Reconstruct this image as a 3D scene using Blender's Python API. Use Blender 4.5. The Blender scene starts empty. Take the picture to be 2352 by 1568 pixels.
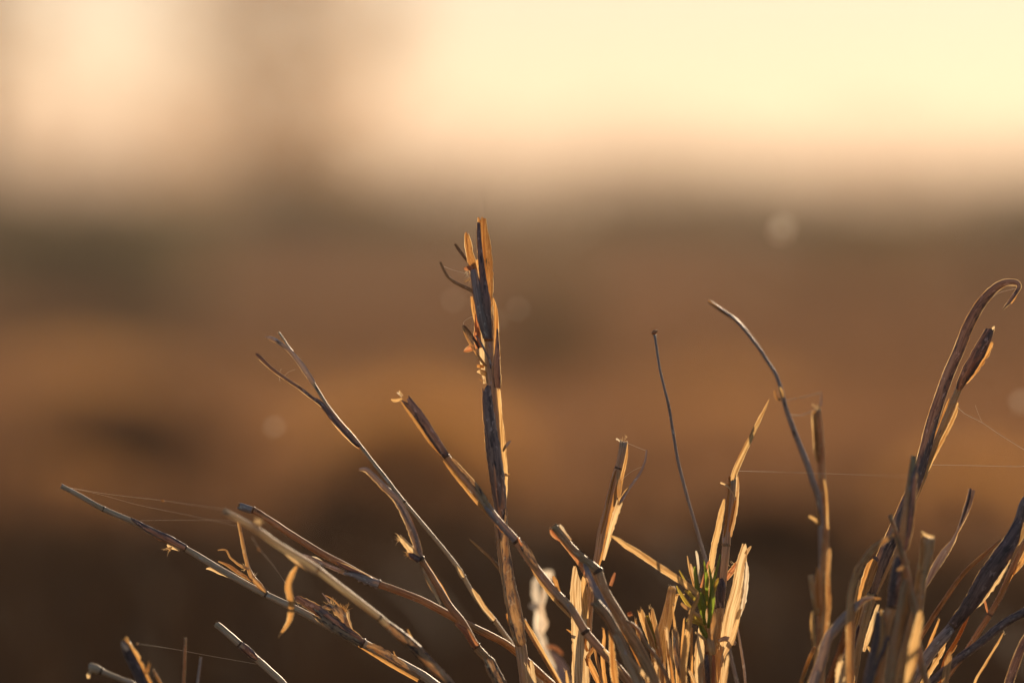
import bpy, math, random
import numpy as np
from mathutils import Vector, Matrix, noise as mnoise

random.seed(7)
rng = np.random.default_rng(7)
S = bpy.context.scene
C = S.collection

# ------------------------------------------------------------------ camera, sky, sun, exposure
D = 1.389                      # focus distance (m); the frame is 0.25 m wide there
U = 0.25 / 2352.0              # metres per layout unit in the focus plane
CAM_H = 0.175
TILT = -0.0110
cam_d = bpy.data.cameras.new("camera")
cam = bpy.data.objects.new("camera", cam_d); C.objects.link(cam)
cam.location = (0, 0, CAM_H)
cam.rotation_euler = (math.pi / 2 + TILT, 0, 0)
cam_d.lens = 200; cam_d.sensor_width = 36
cam_d.clip_start = 0.02; cam_d.clip_end = 5000
cam_d.dof.use_dof = True
cam_d.dof.focus_distance = D
cam_d.dof.aperture_fstop = 6.3
cam_d.dof.aperture_blades = 0
S.camera = cam

SUN_EL, SUN_AZ = math.radians(16.0), math.radians(18.0)     # behind the grass, a little to the right
W = bpy.data.worlds.new("World"); S.world = W; W.use_nodes = True
wn = W.node_tree.nodes; wl = W.node_tree.links
sky = wn.new("ShaderNodeTexSky"); sky.sky_type = 'NISHITA'
sky.sun_disc = False
sky.sun_elevation = SUN_EL
sky.sun_rotation = SUN_AZ
sky.air_density = 1.0; sky.dust_density = 0.05; sky.ozone_density = 2.0
wl.new(sky.outputs[0], wn["Background"].inputs[0])
wn["Background"].inputs[1].default_value = 0.053

sun_d = bpy.data.lights.new("sun", 'SUN'); sun_d.energy = 5.0; sun_d.angle = math.radians(0.6)
sun_d.color = (1.0, 0.755, 0.50)
sun = bpy.data.objects.new("sun", sun_d); C.objects.link(sun)
sdir = Vector((math.sin(SUN_AZ) * math.cos(SUN_EL), math.cos(SUN_AZ) * math.cos(SUN_EL), math.sin(SUN_EL)))
sun.rotation_euler = sdir.to_track_quat('Z', 'Y').to_euler()

S.view_settings.view_transform = 'Standard'
S.view_settings.look = 'None'
S.view_settings.gamma = 1
S.view_settings.use_curve_mapping = False
S.view_settings.exposure = 0.5
S.cycles.use_denoising = True
S.cycles.max_bounces = 8
S.cycles.transmission_bounces = 8
S.cycles.sample_clamp_indirect = 6

M = Matrix.Translation(Vector((0, 0, CAM_H))) @ Matrix.Rotation(math.pi / 2 + TILT, 4, 'X')
FWD = (M.to_3x3() @ Vector((0, 0, -1))).normalized()

def P(x, y, d=0.0):
    """point at layout column x, row y, d millimetres behind the focus plane"""
    k = (D + d * 1e-3) / D
    return M @ Vector(((x - 1176) * U * k, (784 - y) * U * k, -(D + d * 1e-3)))

def ground_row(x, d):
    z0 = P(x, 0, d).z; z1 = P(x, 1000, d).z
    return 1000 * z0 / (z0 - z1)

# ------------------------------------------------------------------ materials
def newmat(name):
    m = bpy.data.materials.new(name); m.use_nodes = True
    nt = m.node_tree
    for n in list(nt.nodes): nt.nodes.remove(n)
    out = nt.nodes.new("ShaderNodeOutputMaterial")
    return m, nt, out

def straw(name, light, dark, stain=(0.03, 0.022, 0.02), stain_amt=0.3, trans=(0.7, 0.4, 0.14), tfac=0.4, rough=0.52, spec=0.4, speck=0.5):
    m, nt, out = newmat(name)
    N = nt.nodes.new; L = nt.links.new
    tc = N("ShaderNodeTexCoord"); oi = N("ShaderNodeObjectInfo")
    wv = N("ShaderNodeMath"); wv.operation = 'MULTIPLY'; wv.inputs[1].default_value = 61.0
    L(oi.outputs['Random'], wv.inputs[0])
    def nz(sx, sy, detail, rough_=0.55):
        mp = N("ShaderNodeMapping"); mp.inputs['Scale'].default_value = (sx, sy, 1)
        L(tc.outputs['UV'], mp.inputs['Vector'])
        n = N("ShaderNodeTexNoise"); n.noise_dimensions = '4D'
        n.inputs['Scale'].default_value = 1; n.inputs['Detail'].default_value = detail
        n.inputs['Roughness'].default_value = rough_
        L(mp.outputs[0], n.inputs['Vector']); L(wv.outputs[0], n.inputs['W'])
        return n.outputs[0]
    def ramp(s, a, b):
        r = N("ShaderNodeMapRange"); r.inputs['From Min'].default_value = a; r.inputs['From Max'].default_value = b
        r.interpolation_type = 'SMOOTHSTEP'
        L(s, r.inputs['Value']); return r.outputs[0]
    def mix(f, a, b):
        x = N("ShaderNodeMix"); x.data_type = 'RGBA'
        if isinstance(f, float): x.inputs[0].default_value = f
        else: L(f, x.inputs[0])
        for i, v in ((6, a), (7, b)):
            if isinstance(v, tuple): x.inputs[i].default_value = (*v, 1)
            else: L(v, x.inputs[i])
        return x.outputs[2]
    streak = nz(0.07, 2.2, 4, 0.65)
    blotch = nz(0.13, 0.6, 4, 0.62)
    spk = nz(0.4, 2.0, 4, 0.65)
    base = mix(ramp(streak, 0.38, 0.62), dark, light)
    t = 0.72 - 0.42 * stain_amt
    bl = ramp(blotch, t - 0.06, t + 0.10)
    sp = ramp(spk, 0.62 - 0.22 * speck, 0.70 - 0.12 * speck)
    mul = N("ShaderNodeMath"); mul.operation = 'MULTIPLY'
    L(bl, mul.inputs[0])
    mr = N("ShaderNodeMapRange"); mr.inputs['To Min'].default_value = 0.2; mr.inputs['To Max'].default_value = 1.0
    L(sp, mr.inputs['Value']); L(mr.outputs[0], mul.inputs[1])
    col = mix(mul.outputs[0], base, stain)
    flk = nz(0.5, 1.4, 3, 0.6)
    col = mix(ramp(flk, 0.58, 0.66), col, tuple(min(0.7, c * 1.5 + 0.03) for c in light))
    tcol = mix(ramp(streak, 0.36, 0.60), tuple(c * k for c, k in zip(trans, (0.5, 0.36, 0.25))), trans)
    tcol = mix(mul.outputs[0], tcol, tuple(c * 2.0 for c in stain))
    p = N("ShaderNodeBsdfPrincipled")
    L(col, p.inputs['Base Color'])
    p.inputs['Roughness'].default_value = rough
    p.inputs['Specular IOR Level'].default_value = spec
    b = N("ShaderNodeBump"); b.inputs['Strength'].default_value = 0.6; b.inputs['Distance'].default_value = 0.0005
    L(streak, b.inputs['Height']); L(b.outputs[0], p.inputs['Normal'])
    tr = N("ShaderNodeBsdfTranslucent"); L(tcol, tr.inputs['Color'])
    ms = N("ShaderNodeMixShader"); ms.inputs[0].default_value = tfac
    L(p.outputs[0], ms.inputs[1]); L(tr.outputs[0], ms.inputs[2]); L(ms.outputs[0], out.inputs[0])
    return m

MT = {}
MT['pale'] = straw("pale_straw", (0.80, 0.67, 0.45), (0.56, 0.44, 0.27), stain_amt=0.25, tfac=0.36)
MT['tan'] = straw("tan_straw", (0.66, 0.48, 0.27), (0.40, 0.265, 0.13), stain_amt=0.33, trans=(0.75, 0.40, 0.12), tfac=0.36)
MT['olive'] = straw("olive_straw", (0.70, 0.55, 0.31), (0.44, 0.325, 0.17), stain_amt=0.3, trans=(0.7, 0.42, 0.13), tfac=0.32)
MT['grey'] = straw("weathered_grey_straw", (0.52, 0.44, 0.41), (0.30, 0.25, 0.24), stain_amt=0.42, trans=(0.5, 0.28, 0.13), tfac=0.16, rough=0.4)
MT['purple'] = straw("purple_grey_sheath", (0.34, 0.25, 0.225), (0.15, 0.108, 0.105), stain=(0.045, 0.036, 0.045), stain_amt=0.55, trans=(0.55, 0.24, 0.07), tfac=0.09, rough=0.42, speck=0.8)
MT['dark'] = straw("blackened_sheath", (0.22, 0.165, 0.165), (0.10, 0.075, 0.08), stain=(0.045, 0.035, 0.038), stain_amt=0.6, trans=(0.5, 0.2, 0.05), tfac=0.10, rough=0.45, speck=0.8)
MT['mottled'] = straw("mottled_sheath", (0.64, 0.49, 0.30), (0.40, 0.29, 0.17), stain=(0.06, 0.045, 0.045), stain_amt=0.72, trans=(0.72, 0.38, 0.12), tfac=0.28, speck=0.8)
MT['gold'] = straw("golden_blade", (0.50, 0.36, 0.17), (0.32, 0.20, 0.08), stain=(0.09, 0.045, 0.02), stain_amt=0.22, trans=(0.90, 0.60, 0.25), tfac=0.58)
MT['orange'] = straw("orange_blade", (0.40, 0.22, 0.09), (0.22, 0.10, 0.04), stain=(0.06, 0.025, 0.012), stain_amt=0.30, trans=(0.85, 0.47, 0.15), tfac=0.56)
MT['red'] = straw("russet_bract", (0.38, 0.22, 0.14), (0.22, 0.11, 0.07), stain=(0.07, 0.035, 0.025), stain_amt=0.3, trans=(0.75, 0.32, 0.13), tfac=0.5)
MT['cream'] = straw("cream_blade", (0.66, 0.55, 0.38), (0.45, 0.34, 0.21), stain=(0.14, 0.07, 0.035), stain_amt=0.2, trans=(0.95, 0.72, 0.38), tfac=0.6)
MT['white'] = straw("bleached_blade", (0.72, 0.66, 0.56), (0.55, 0.48, 0.40), stain=(0.25, 0.17, 0.1), stain_amt=0.15, trans=(0.95, 0.85, 0.62), tfac=0.55)
MT['green'] = straw("green_leaf", (0.085, 0.14, 0.035), (0.035, 0.07, 0.018), stain=(0.10, 0.08, 0.02), stain_amt=0.15, trans=(0.42, 0.58, 0.06), tfac=0.42, rough=0.4)
MT['lime'] = straw("yellowing_leaf", (0.26, 0.25, 0.07), (0.14, 0.14, 0.03), stain=(0.18, 0.10, 0.03), stain_amt=0.3, trans=(0.75, 0.60, 0.10), tfac=0.5)
MT['bright'] = straw("sunlit_pale_leaf", (0.80, 0.76, 0.68), (0.7, 0.64, 0.55), stain_amt=0.05, trans=(1.0, 0.93, 0.78), tfac=0.72, rough=0.3, spec=0.6)  # pale leaf whitened further; the sun's gleam is put into its colour
MT['silver'] = straw("silvery_straw", (0.76, 0.62, 0.43), (0.52, 0.41, 0.27), stain_amt=0.28, trans=(0.7, 0.5, 0.25), tfac=0.16)
MT['twig'] = straw("dark_awn", (0.11, 0.08, 0.06), (0.05, 0.036, 0.03), stain_amt=0.3, tfac=0.06)
MT['amber'] = straw("amber_blade", (0.26, 0.15, 0.075), (0.13, 0.07, 0.035), stain=(0.03, 0.018, 0.012), stain_amt=0.5, trans=(0.68, 0.33, 0.09), tfac=0.5)
MT['node'] = straw("dark_node", (0.20, 0.125, 0.075), (0.07, 0.045, 0.03), stain_amt=0.35, tfac=0.1, rough=0.5)

MT['margin'] = straw("rim_margin", (0.70, 0.56, 0.36), (0.50, 0.36, 0.2), stain_amt=0.1, trans=(0.98, 0.72, 0.36), tfac=0.7)  # translucent pale edge strip, added to glow as rim light
PALE = ('cream_blade', 'bleached_blade', 'sunlit_pale_leaf', 'green_leaf', 'yellowing_leaf')

def silk_mat():
    m, nt, out = newmat("spider_silk")
    p = nt.nodes.new("ShaderNodeBsdfPrincipled"); p.inputs['Base Color'].default_value = (0.8, 0.78, 0.74, 1)
    p.inputs['Roughness'].default_value = 0.6; p.inputs['Specular IOR Level'].default_value = 0.3
    t = nt.nodes.new("ShaderNodeBsdfTranslucent"); t.inputs['Color'].default_value = (0.9, 0.8, 0.65, 1)
    x = nt.nodes.new("ShaderNodeMixShader"); x.inputs[0].default_value = 0.5
    nt.links.new(p.outputs[0], x.inputs[1]); nt.links.new(t.outputs[0], x.inputs[2]); nt.links.new(x.outputs[0], out.inputs[0])
    return m
MT['silk'] = silk_mat()

# ------------------------------------------------------------------ helpers
def link(name, verts, faces, mat, parent=None, uvs=None, smooth=True, loc=None):
    me = bpy.data.meshes.new(name)
    off = parent.location if parent is not None else (loc or Vector((0, 0, 0)))
    me.from_pydata([tuple(Vector(v) - off) for v in verts], [], faces)
    if uvs is not None:
        ul = me.uv_layers.new(name="UVMap")
        for lp in me.loops: ul.data[lp.index].uv = uvs[lp.vertex_index]
    if smooth: me.polygons.foreach_set("use_smooth", [True] * len(me.polygons))
    me.materials.append(mat); me.update()
    o = bpy.data.objects.new(name, me); C.objects.link(o)
    if parent is not None: o.parent = parent
    else: o.location = off
    return o

def tag(o, label=None, cat=None, group=None, kind=None):
    if label: o['label'] = label
    if cat: o['category'] = cat
    if group: o['group'] = group
    if kind: o['kind'] = kind
    return o

def empty(name, loc):
    o = bpy.data.objects.new(name, None); C.objects.link(o); o.location = loc; o.empty_display_size = 0.01
    return o

def resample(pts, step=7.0):
    """Catmull-Rom through rows of equal length tuples"""
    a = np.array(pts, float); n = len(a)
    if n == 2: a = np.vstack([a[0], (a[0] + a[1]) / 2, a[1]]); n = 3
    out = []
    for i in range(n - 1):
        p1, p2 = a[i], a[i + 1]
        p0 = a[i - 1] if i else 2 * p1 - p2
        p3 = a[i + 2] if i + 2 < n else 2 * p2 - p1
        l1 = max(np.hypot(*(p2 - p1)[:2]), 1e-3)
        m1 = (p2 - p0) * l1 / max(np.hypot(*(p2 - p0)[:2]), 1e-3)
        m2 = (p3 - p1) * l1 / max(np.hypot(*(p3 - p1)[:2]), 1e-3)
        k = max(2, min(40, int(l1 / step)))
        for j in range(k):
            t = j / k; t2 = t * t; t3 = t2 * t
            q = (2*t3-3*t2+1)*p1 + (t3-2*t2+t)*m1 + (-2*t3+3*t2)*p2 + (t3-t2)*m2
            q[3:] = p1[3:] + (p2[3:] - p1[3:]) * t
            out.append(q)
    out.append(a[-1])
    return np.array(out)

SEED = [0]
def frames(q):
    pts = [P(*r[:3]) for r in q]
    ts = []
    for i in range(len(pts)):
        t = pts[min(i + 1, len(pts) - 1)] - pts[max(i - 1, 0)]
        ts.append(t.normalized())
    fr = []; ls = Vector((1, 0, 0))
    for t in ts:
        s = t.cross(FWD)
        s = s.normalized() if s.length > 0.05 else (ls - t * ls.dot(t)).normalized()
        if s.dot(ls) < -0.3 and fr: pass
        ls = s
        fr.append((s, s.cross(t).normalized()))
    # n faces the camera
    fr = [(s, n if n.dot(FWD) < 0 else -n) for s, n in fr]
    return pts, ts, fr

def wob(q, amp, seed):
    for r in q:
        v = mnoise.noise_vector(Vector((r[0] * 0.02 + seed * 3.1, r[1] * 0.02, seed)))
        w2 = mnoise.noise_vector(Vector((r[0] * 0.09 + seed * 5.7, r[1] * 0.09, seed + 9)))
        r[0] += v.x * amp + w2.x * amp * 0.25; r[1] += v.y * amp + w2.y * amp * 0.25
    return q

def culm(pts, mat, parent, name='culm', sides=10, wobble=0.5, ragged=0.35, root=None, step=7.0):
    """hollow straw: rows (x, y, d, r); the first row is the broken tip, root = (x, d) where it enters the soil"""
    SEED[0] += 1; sd = SEED[0]; rr = random.Random(sd)
    pts = [tuple(p) for p in pts]
    nvis = len(pts)
    if root is not None:
        x, y, d, r = pts[-1]; px, py, pd, pr = pts[-2]
        gy = ground_row(root[0], root[1]) + 12
        l = math.hypot(x - px, y - py) + 1e-6
        k = 0.42 * math.hypot(root[0] - x, gy - y)
        mx, my = x + (x - px) / l * k, y + (y - py) / l * k
        mx = 0.65 * mx + 0.35 * (x + (root[0] - x) * 0.55); my = 0.65 * my + 0.35 * (y + (gy - y) * 0.5)
        my = min(my, gy - 120)
        pts += [(mx, my, d * 0.5 + root[1] * 0.5, r), (root[0], gy, root[1], r)]
    q = wob(resample(pts, step), wobble, sd)
    P3, T, F = frames(q)
    verts, faces, uvs = [], [], []
    acc = 0.0; n = len(q)
    # inside wall of the open end, then the outside
    jag = [(rr.random() ** 2) * ragged * 2.2 for _ in range(sides)]
    def ring(i, rad, shift=None, u=0.0):
        s, nn = F[i]; c = P3[i]
        for j in range(sides):
            a = 2 * math.pi * j / sides
            e = rad * (1 + 0.05 * mnoise.noise(Vector((math.cos(a) * 1.3 + sd, math.sin(a) * 1.3, u * 0.5))))
            p = c + s * math.cos(a) * e + nn * math.sin(a) * e
            if shift: p = p - T[i] * (-shift[j]) * rad
            verts.append(p); uvs.append((u, a * rad * 1000))
    mm = lambda r_, d_: r_ * U * (D + d_ * 1e-3) / D
    r0 = mm(q[0][3], q[0][2])
    ins = min(n - 1, max(1, 2))
    ring(ins, r0 * 0.62, None, 3.0); ring(0, r0 * 0.72, jag, 0.2)
    for i in range(n):
        if i: acc += (P3[i] - P3[i - 1]).length * 1000
        r = mm(q[i][3], q[i][2]) * (1 + 0.07 * mnoise.noise(Vector((acc * 0.25, sd * 7.7, 0))))
        ring(i, r, jag if i == 0 else None, acc)
    for k in range(n + 1):
        for j in range(sides):
            a, b = k * sides + j, k * sides + (j + 1) % sides
            faces.append((a, b, b + sides, a + sides))
    faces.append(tuple(range(sides - 1, -1, -1)))
    base = (n + 1) * sides
    faces.append(tuple(base + j for j in range(sides)))
    o = link(name, verts, faces, mat, parent, uvs)
    if name == 'culm' and parent is not None and q[0][3] * nvis > 5:
        m = max(j for j in range(len(q)) if q[j][1] < 1590)
        rim_hairs(q, parent, 0.0, m / (len(q) - 1), int(m * 7.0), 2.0, 'white')  # dense pale fuzz added so stem edges catch the sun as a rim
    return o, q

def ribbon(pts, mat, parent, name='leaf_blade', curl=60, face=0, cols=7, ragged=0.5, nick=0.06, wobble=0.8, wrap=False, base_ragged=0.0, step=6.0):
    """thin blade or open sheath: rows (x, y, d, half width [, twist degrees]); curl = arc of its cross-section"""
    SEED[0] += 1; sd = SEED[0]; rr = random.Random(sd)
    pts = [tuple(p) if len(p) == 5 else (*p, 0.0) for p in pts]
    if name == 'sheath' and mat.name in ('orange_blade', 'golden_blade') and not parent.get('label', '').startswith('short copper'):
        pts = [(p[0], p[1], p[2], p[3] * 0.72, p[4]) for p in pts]
    q = wob(resample(pts, step), wobble, sd)
    P3, T, F = frames(q)
    A = math.radians(max(abs(curl), 4)); sg = 1 if curl >= 0 else -1
    verts, faces, uvs = [], [], []
    acc = 0.0; n = len(q)
    jag = [rr.random() * ragged * (1.6 if rr.random() < 0.3 else 0.6) for _ in range(cols)]
    jgb = [rr.random() * base_ragged for _ in range(cols)]
    for i in range(n):
        if i: acc += (P3[i] - P3[i - 1]).length * 1000
        w = q[i][3] * U * (D + q[i][2] * 1e-3) / D
        R = w if (wrap or A >= math.pi) else w / math.sin(A / 2)
        c0 = 0 if (wrap or A >= math.pi) else R * math.cos(A / 2)
        s, nn = F[i]; th = math.radians(face + q[i][4])
        s2 = s * math.cos(th) + nn * math.sin(th); n2 = nn * math.cos(th) - s * math.sin(th)
        for j in range(cols):
            f = j / (cols - 1) * 2 - 1
            a = f * A / 2
            e = 1.0
            if j in (0, cols - 1):
                e = 1 + nick * 2.0 * mnoise.noise(Vector((acc * 1.1, sd * 3.3 + j, 0))) - nick * max(0, mnoise.noise(Vector((acc * 3, sd + j, 5)))) * 3
            p = P3[i] + s2 * R * math.sin(a) * e + n2 * sg * (R * math.cos(a) - c0)
            p = p + n2 * w * 0.06 * mnoise.noise(Vector((acc * 0.4, f * 1.5, sd)))
            if i == 0: p = p + (P3[1] - P3[0]).normalized() * (jag[j] * w * 2)
            if i == n - 1: p = p - (P3[-1] - P3[-2]).normalized() * (jgb[j] * w * 2)
            verts.append(p); uvs.append((acc, (f + 1) * w * 1000 + 0.0))
    # keep the torn first row from passing the next ones
    for i in range(1, min(8, n)):
        for j in range(cols):
            t = (P3[1] - P3[0]).normalized()
            k0 = (verts[j] - P3[0]).dot(t); ki = (verts[i * cols + j] - P3[0]).dot(t)
            if ki < k0 + 1e-5 * i: verts[i * cols + j] = verts[i * cols + j] + t * (k0 + 1e-5 * i - ki)
    for i in range(n - 1):
        for j in range(cols - 1):
            a = i * cols + j
            faces.append((a, a + 1, a + 1 + cols, a + cols))
    nf = len(faces)
    o_margin = cols >= 7 and max(r_[3] for r_ in q) > 5.5 and mat.name not in PALE
    if o_margin:
        # thin pale margin strips along both blade edges, added to give bright rims
        for side in (0, cols - 1):
            inn = 1 if side == 0 else cols - 2
            b0 = len(verts)
            for i in range(n):
                e = verts[i * cols + side]; d_ = e - verts[i * cols + inn]
                d_ = d_.normalized() if d_.length > 1e-9 else F[i][0]
                w_ = U * 1.6 * (0.75 + 0.6 * mnoise.noise(Vector((i * 0.35, sd * 1.7 + side, 2)))) * min(1.0, i / 3 + 0.2, (n - 1 - i) / 3 + 0.2)
                verts.append(e - d_ * U * 0.15 - F[i][1] * U * 0.12); verts.append(e + d_ * w_ - F[i][1] * U * 0.3); uvs += [uvs[i * cols + side]] * 2
            for i in range(n - 1):
                a = b0 + 2 * i
                faces.append((a, a + 1, a + 3, a + 2))
    o = link(name, verts, faces, mat, parent, uvs)
    if o_margin:
        o.data.materials.append(MT['margin'])
        mi = np.zeros(len(faces), np.int32); mi[nf:] = 1
        o.data.polygons.foreach_set("material_index", mi)
    return o

def node_at(q, x, y, parent, grow=1.18, length=0.9, mat=None):
    length *= 0.6
    d2 = (q[:, 0] - x) ** 2 + (q[:, 1] - y) ** 2
    i = int(np.argmin(d2)); i = min(max(i, 1), len(q) - 2)
    c = q[i]; t = q[i + 1] - q[i - 1]; l = math.hypot(t[0], t[1]); t = t / l
    r = c[3]; rows = []
    for k, g in ((-1, 1.01), (-0.45, 1 + (grow - 1) * 0.8), (0, grow), (0.4, 1 + (grow - 1) * 0.75), (1, 1.01)):
        rows.append((c[0] + t[0] * k * length * r, c[1] + t[1] * k * length * r, c[2] + t[2] * k * length * r, r * g))
    P3, T, F = frames(np.array(rows))
    verts, faces, uvs = [], [], []
    sides = 12
    for i2, row in enumerate(rows):
        rad = row[3] * U * (D + row[2] * 1e-3) / D
        for j in range(sides):
            a = 2 * math.pi * j / sides
            verts.append(P3[i2] + F[i2][0] * math.cos(a) * rad + F[i2][1] * math.sin(a) * rad); uvs.append((i2 * 0.3, a * rad * 1000))
    for k in range(len(rows) - 1):
        for j in range(sides):
            a, b = k * sides + j, k * sides + (j + 1) % sides
            faces.append((a, b, b + sides, a + sides))
    return link('node', verts, faces, mat or MT['node'], parent, uvs)

def fray(x, y, d, ang, spread, ln, n, parent, mat='cream', w=0.8, name='frayed_fibres', jit=4):
    """torn fibres at an edge: n hair-thin curved slivers joined in one part"""
    SEED[0] += 1; rr = random.Random(SEED[0] * 13)
    verts, faces, uvs = [], [], []
    for k in range(n):
        a = math.radians(ang + rr.uniform(-spread, spread)); l = ln * rr.uniform(0.4, 1.1)
        x0, y0, d0 = x + rr.uniform(-jit, jit), y + rr.uniform(-jit, jit), d + rr.uniform(-0.4, 0.4)
        bend = rr.uniform(-0.5, 0.5)
        b = len(verts)
        for i in range(4):
            t = i / 3; aa = a + bend * t
            px, py = x0 + math.cos(aa) * l * t, y0 - math.sin(aa) * l * t
            ww = w * (1 - t * 0.8) * rr.uniform(0.8, 1.2)
            nx, ny = math.sin(aa) * ww, math.cos(aa) * ww
            verts += [P(px + nx, py + ny, d0 + t), P(px - nx, py - ny, d0 + t + 0.15)]
            uvs += [(t, 0), (t, 0.3)]
            if i: faces.append((b + 2*i - 2, b + 2*i - 1, b + 2*i + 1, b + 2*i))
    return link(name, verts, faces, MT[mat], parent, uvs)

def rim_hairs(q, parent, i0, i1, n, ln=2.5, mat='cream', side=0):
    """short bristles along a stem between two fractions of its length"""
    SEED[0] += 1; rr = random.Random(SEED[0] * 31)
    verts, faces, uvs = [], [], []
    P3, T, F = frames(q)
    for k in range(n):
        i = int((i0 + (i1 - i0) * rr.random()) * (len(q) - 1))
        r = q[i][3] * U; s, nn = F[i]
        a = rr.uniform(0, 2 * math.pi)
        o = s * math.cos(a) + nn * math.sin(a)
        p = P3[i] + o * r * 0.95; tip = p + (o + T[i] * rr.uniform(-0.9, -0.1)).normalized() * ln * U * rr.uniform(0.5, 1.3)
        w = T[i] * 0.35 * U; w2 = o.cross(T[i]) * 0.35 * U
        b = len(verts)
        verts += [p + w, p - w, tip, p + w2, p - w2]; uvs += [(0, 0)] * 5
        faces += [(b, b + 1, b + 2), (b + 3, b + 4, b + 2)]
    return link('bristles', verts, faces, MT[mat], parent, uvs, smooth=False)

def stem(label, root, cat='grass stem', name='grass_straw', group=None):
    gy = ground_row(root[0], root[1])
    p = P(root[0], gy, root[1]); p.z = 0
    o = empty(name, p); tag(o, label, cat, group)
    return o
# ------------------------------------------------------------------ ground, far land, tree
def ground_mat():
    m, nt, out = newmat("dry_soil")
    N = nt.nodes.new; L = nt.links.new
    tc = N("ShaderNodeTexCoord")
    def nz(sc, det):
        n = N("ShaderNodeTexNoise"); n.inputs['Scale'].default_value = sc; n.inputs['Detail'].default_value = det
        L(tc.outputs['Object'], n.inputs['Vector']); return n.outputs[0]
    a, b = nz(0.55, 4), nz(30, 5)
    r = N("ShaderNodeValToRGB"); L(a, r.inputs[0])
    r.color_ramp.elements[0].position = 0.38; r.color_ramp.elements[0].color = (0.03, 0.018, 0.010, 1)
    r.color_ramp.elements[1].position = 0.62; r.color_ramp.elements[1].color = (0.13, 0.075, 0.038, 1)
    mx = N("ShaderNodeMix"); mx.data_type = 'RGBA'; mx.blend_type = 'MULTIPLY'; mx.inputs[0].default_value = 0.6
    L(r.outputs[0], mx.inputs[6])
    r2 = N("ShaderNodeValToRGB"); L(b, r2.inputs[0]); r2.color_ramp.elements[0].color = (0.45, 0.4, 0.36, 1)
    L(r2.outputs[0], mx.inputs[7])
    p = N("ShaderNodeBsdfPrincipled"); p.inputs['Roughness'].default_value = 1.0; p.inputs['Specular IOR Level'].default_value = 0.0
    L(mx.outputs[2], p.inputs['Base Color'])
    bp = N("ShaderNodeBump"); bp.inputs['Strength'].default_value = 0.8; bp.inputs['Distance'].default_value = 0.02
    L(b, bp.inputs['Height']); L(bp.outputs[0], p.inputs['Normal'])
    L(p.outputs[0], out.inputs[0]); return m

def leafy(name, col, trans, tfac, rough=0.6):
    m, nt, out = newmat(name)
    N = nt.nodes.new; L = nt.links.new
    g = N("ShaderNodeNewGeometry")
    hsv = N("ShaderNodeHueSaturation"); hsv.inputs['Color'].default_value = (*col, 1)
    mr = N("ShaderNodeMapRange"); mr.inputs['To Min'].default_value = 0.55; mr.inputs['To Max'].default_value = 1.45
    L(g.outputs['Random Per Island'], mr.inputs['Value']); L(mr.outputs[0], hsv.inputs['Value'])
    p = N("ShaderNodeBsdfPrincipled"); p.inputs['Roughness'].default_value = rough; p.inputs['Specular IOR Level'].default_value = 0.25
    L(hsv.outputs[0], p.inputs['Base Color'])
    t = N("ShaderNodeBsdfTranslucent"); t.inputs['Color'].default_value = (*trans, 1)
    x = N("ShaderNodeMixShader"); x.inputs[0].default_value = tfac
    L(p.outputs[0], x.inputs[1]); L(t.outputs[0], x.inputs[2]); L(x.outputs[0], out.inputs[0]); return m

MT['soil'] = ground_mat()
MT['drygrass'] = leafy("dry_grass", (0.175, 0.102, 0.055), (0.30, 0.152, 0.072), 0.5)
MT['darkgrass'] = leafy("dull_grass", (0.035, 0.024, 0.016), (0.06, 0.034, 0.018), 0.3)
MT['goldgrass'] = leafy("golden_grass", (0.32, 0.18, 0.068), (0.82, 0.46, 0.16), 0.6)
MT['scrub'] = leafy("scrub_foliage", (0.075, 0.07, 0.035), (0.20, 0.17, 0.06), 0.3)
MT['treeleaf'] = leafy("tree_foliage", (0.20, 0.12, 0.05), (0.62, 0.33, 0.10), 0.5)
MT['bark'] = leafy("bark", (0.16, 0.11, 0.07), (0.1, 0.06, 0.03), 0.0, 0.85)

def height(x, y):
    return 0.03 * math.sin(x * 1.3 + y * 0.7) * min(1, max(0, (y - 1.9) / 2)) + 0.25 * math.sin(x * 0.05 + 1) * min(1, max(0, (y - 20) / 60))

ys = np.concatenate([np.linspace(-30, -1, 10), np.linspace(0, 12, 49), np.geomspace(12.5, 800, 36)])
verts, faces = [], []
nx = 41
for y in ys:
    for i in range(nx):
        f = i / (nx - 1) * 2 - 1
        half = 6 + abs(y) * 1.2
        x = f * abs(f) * half
        verts.append((x, y, height(x, y) if y > 0 else 0))
for r in range(len(ys) - 1):
    for i in range(nx - 1):
        a = r * nx + i
        faces.append((a, a + 1, a + 1 + nx, a + nx))
g = link('ground', verts, faces, MT['soil']); tag(g, "dry bare soil of the field under the grass", None, None, 'structure')

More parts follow.
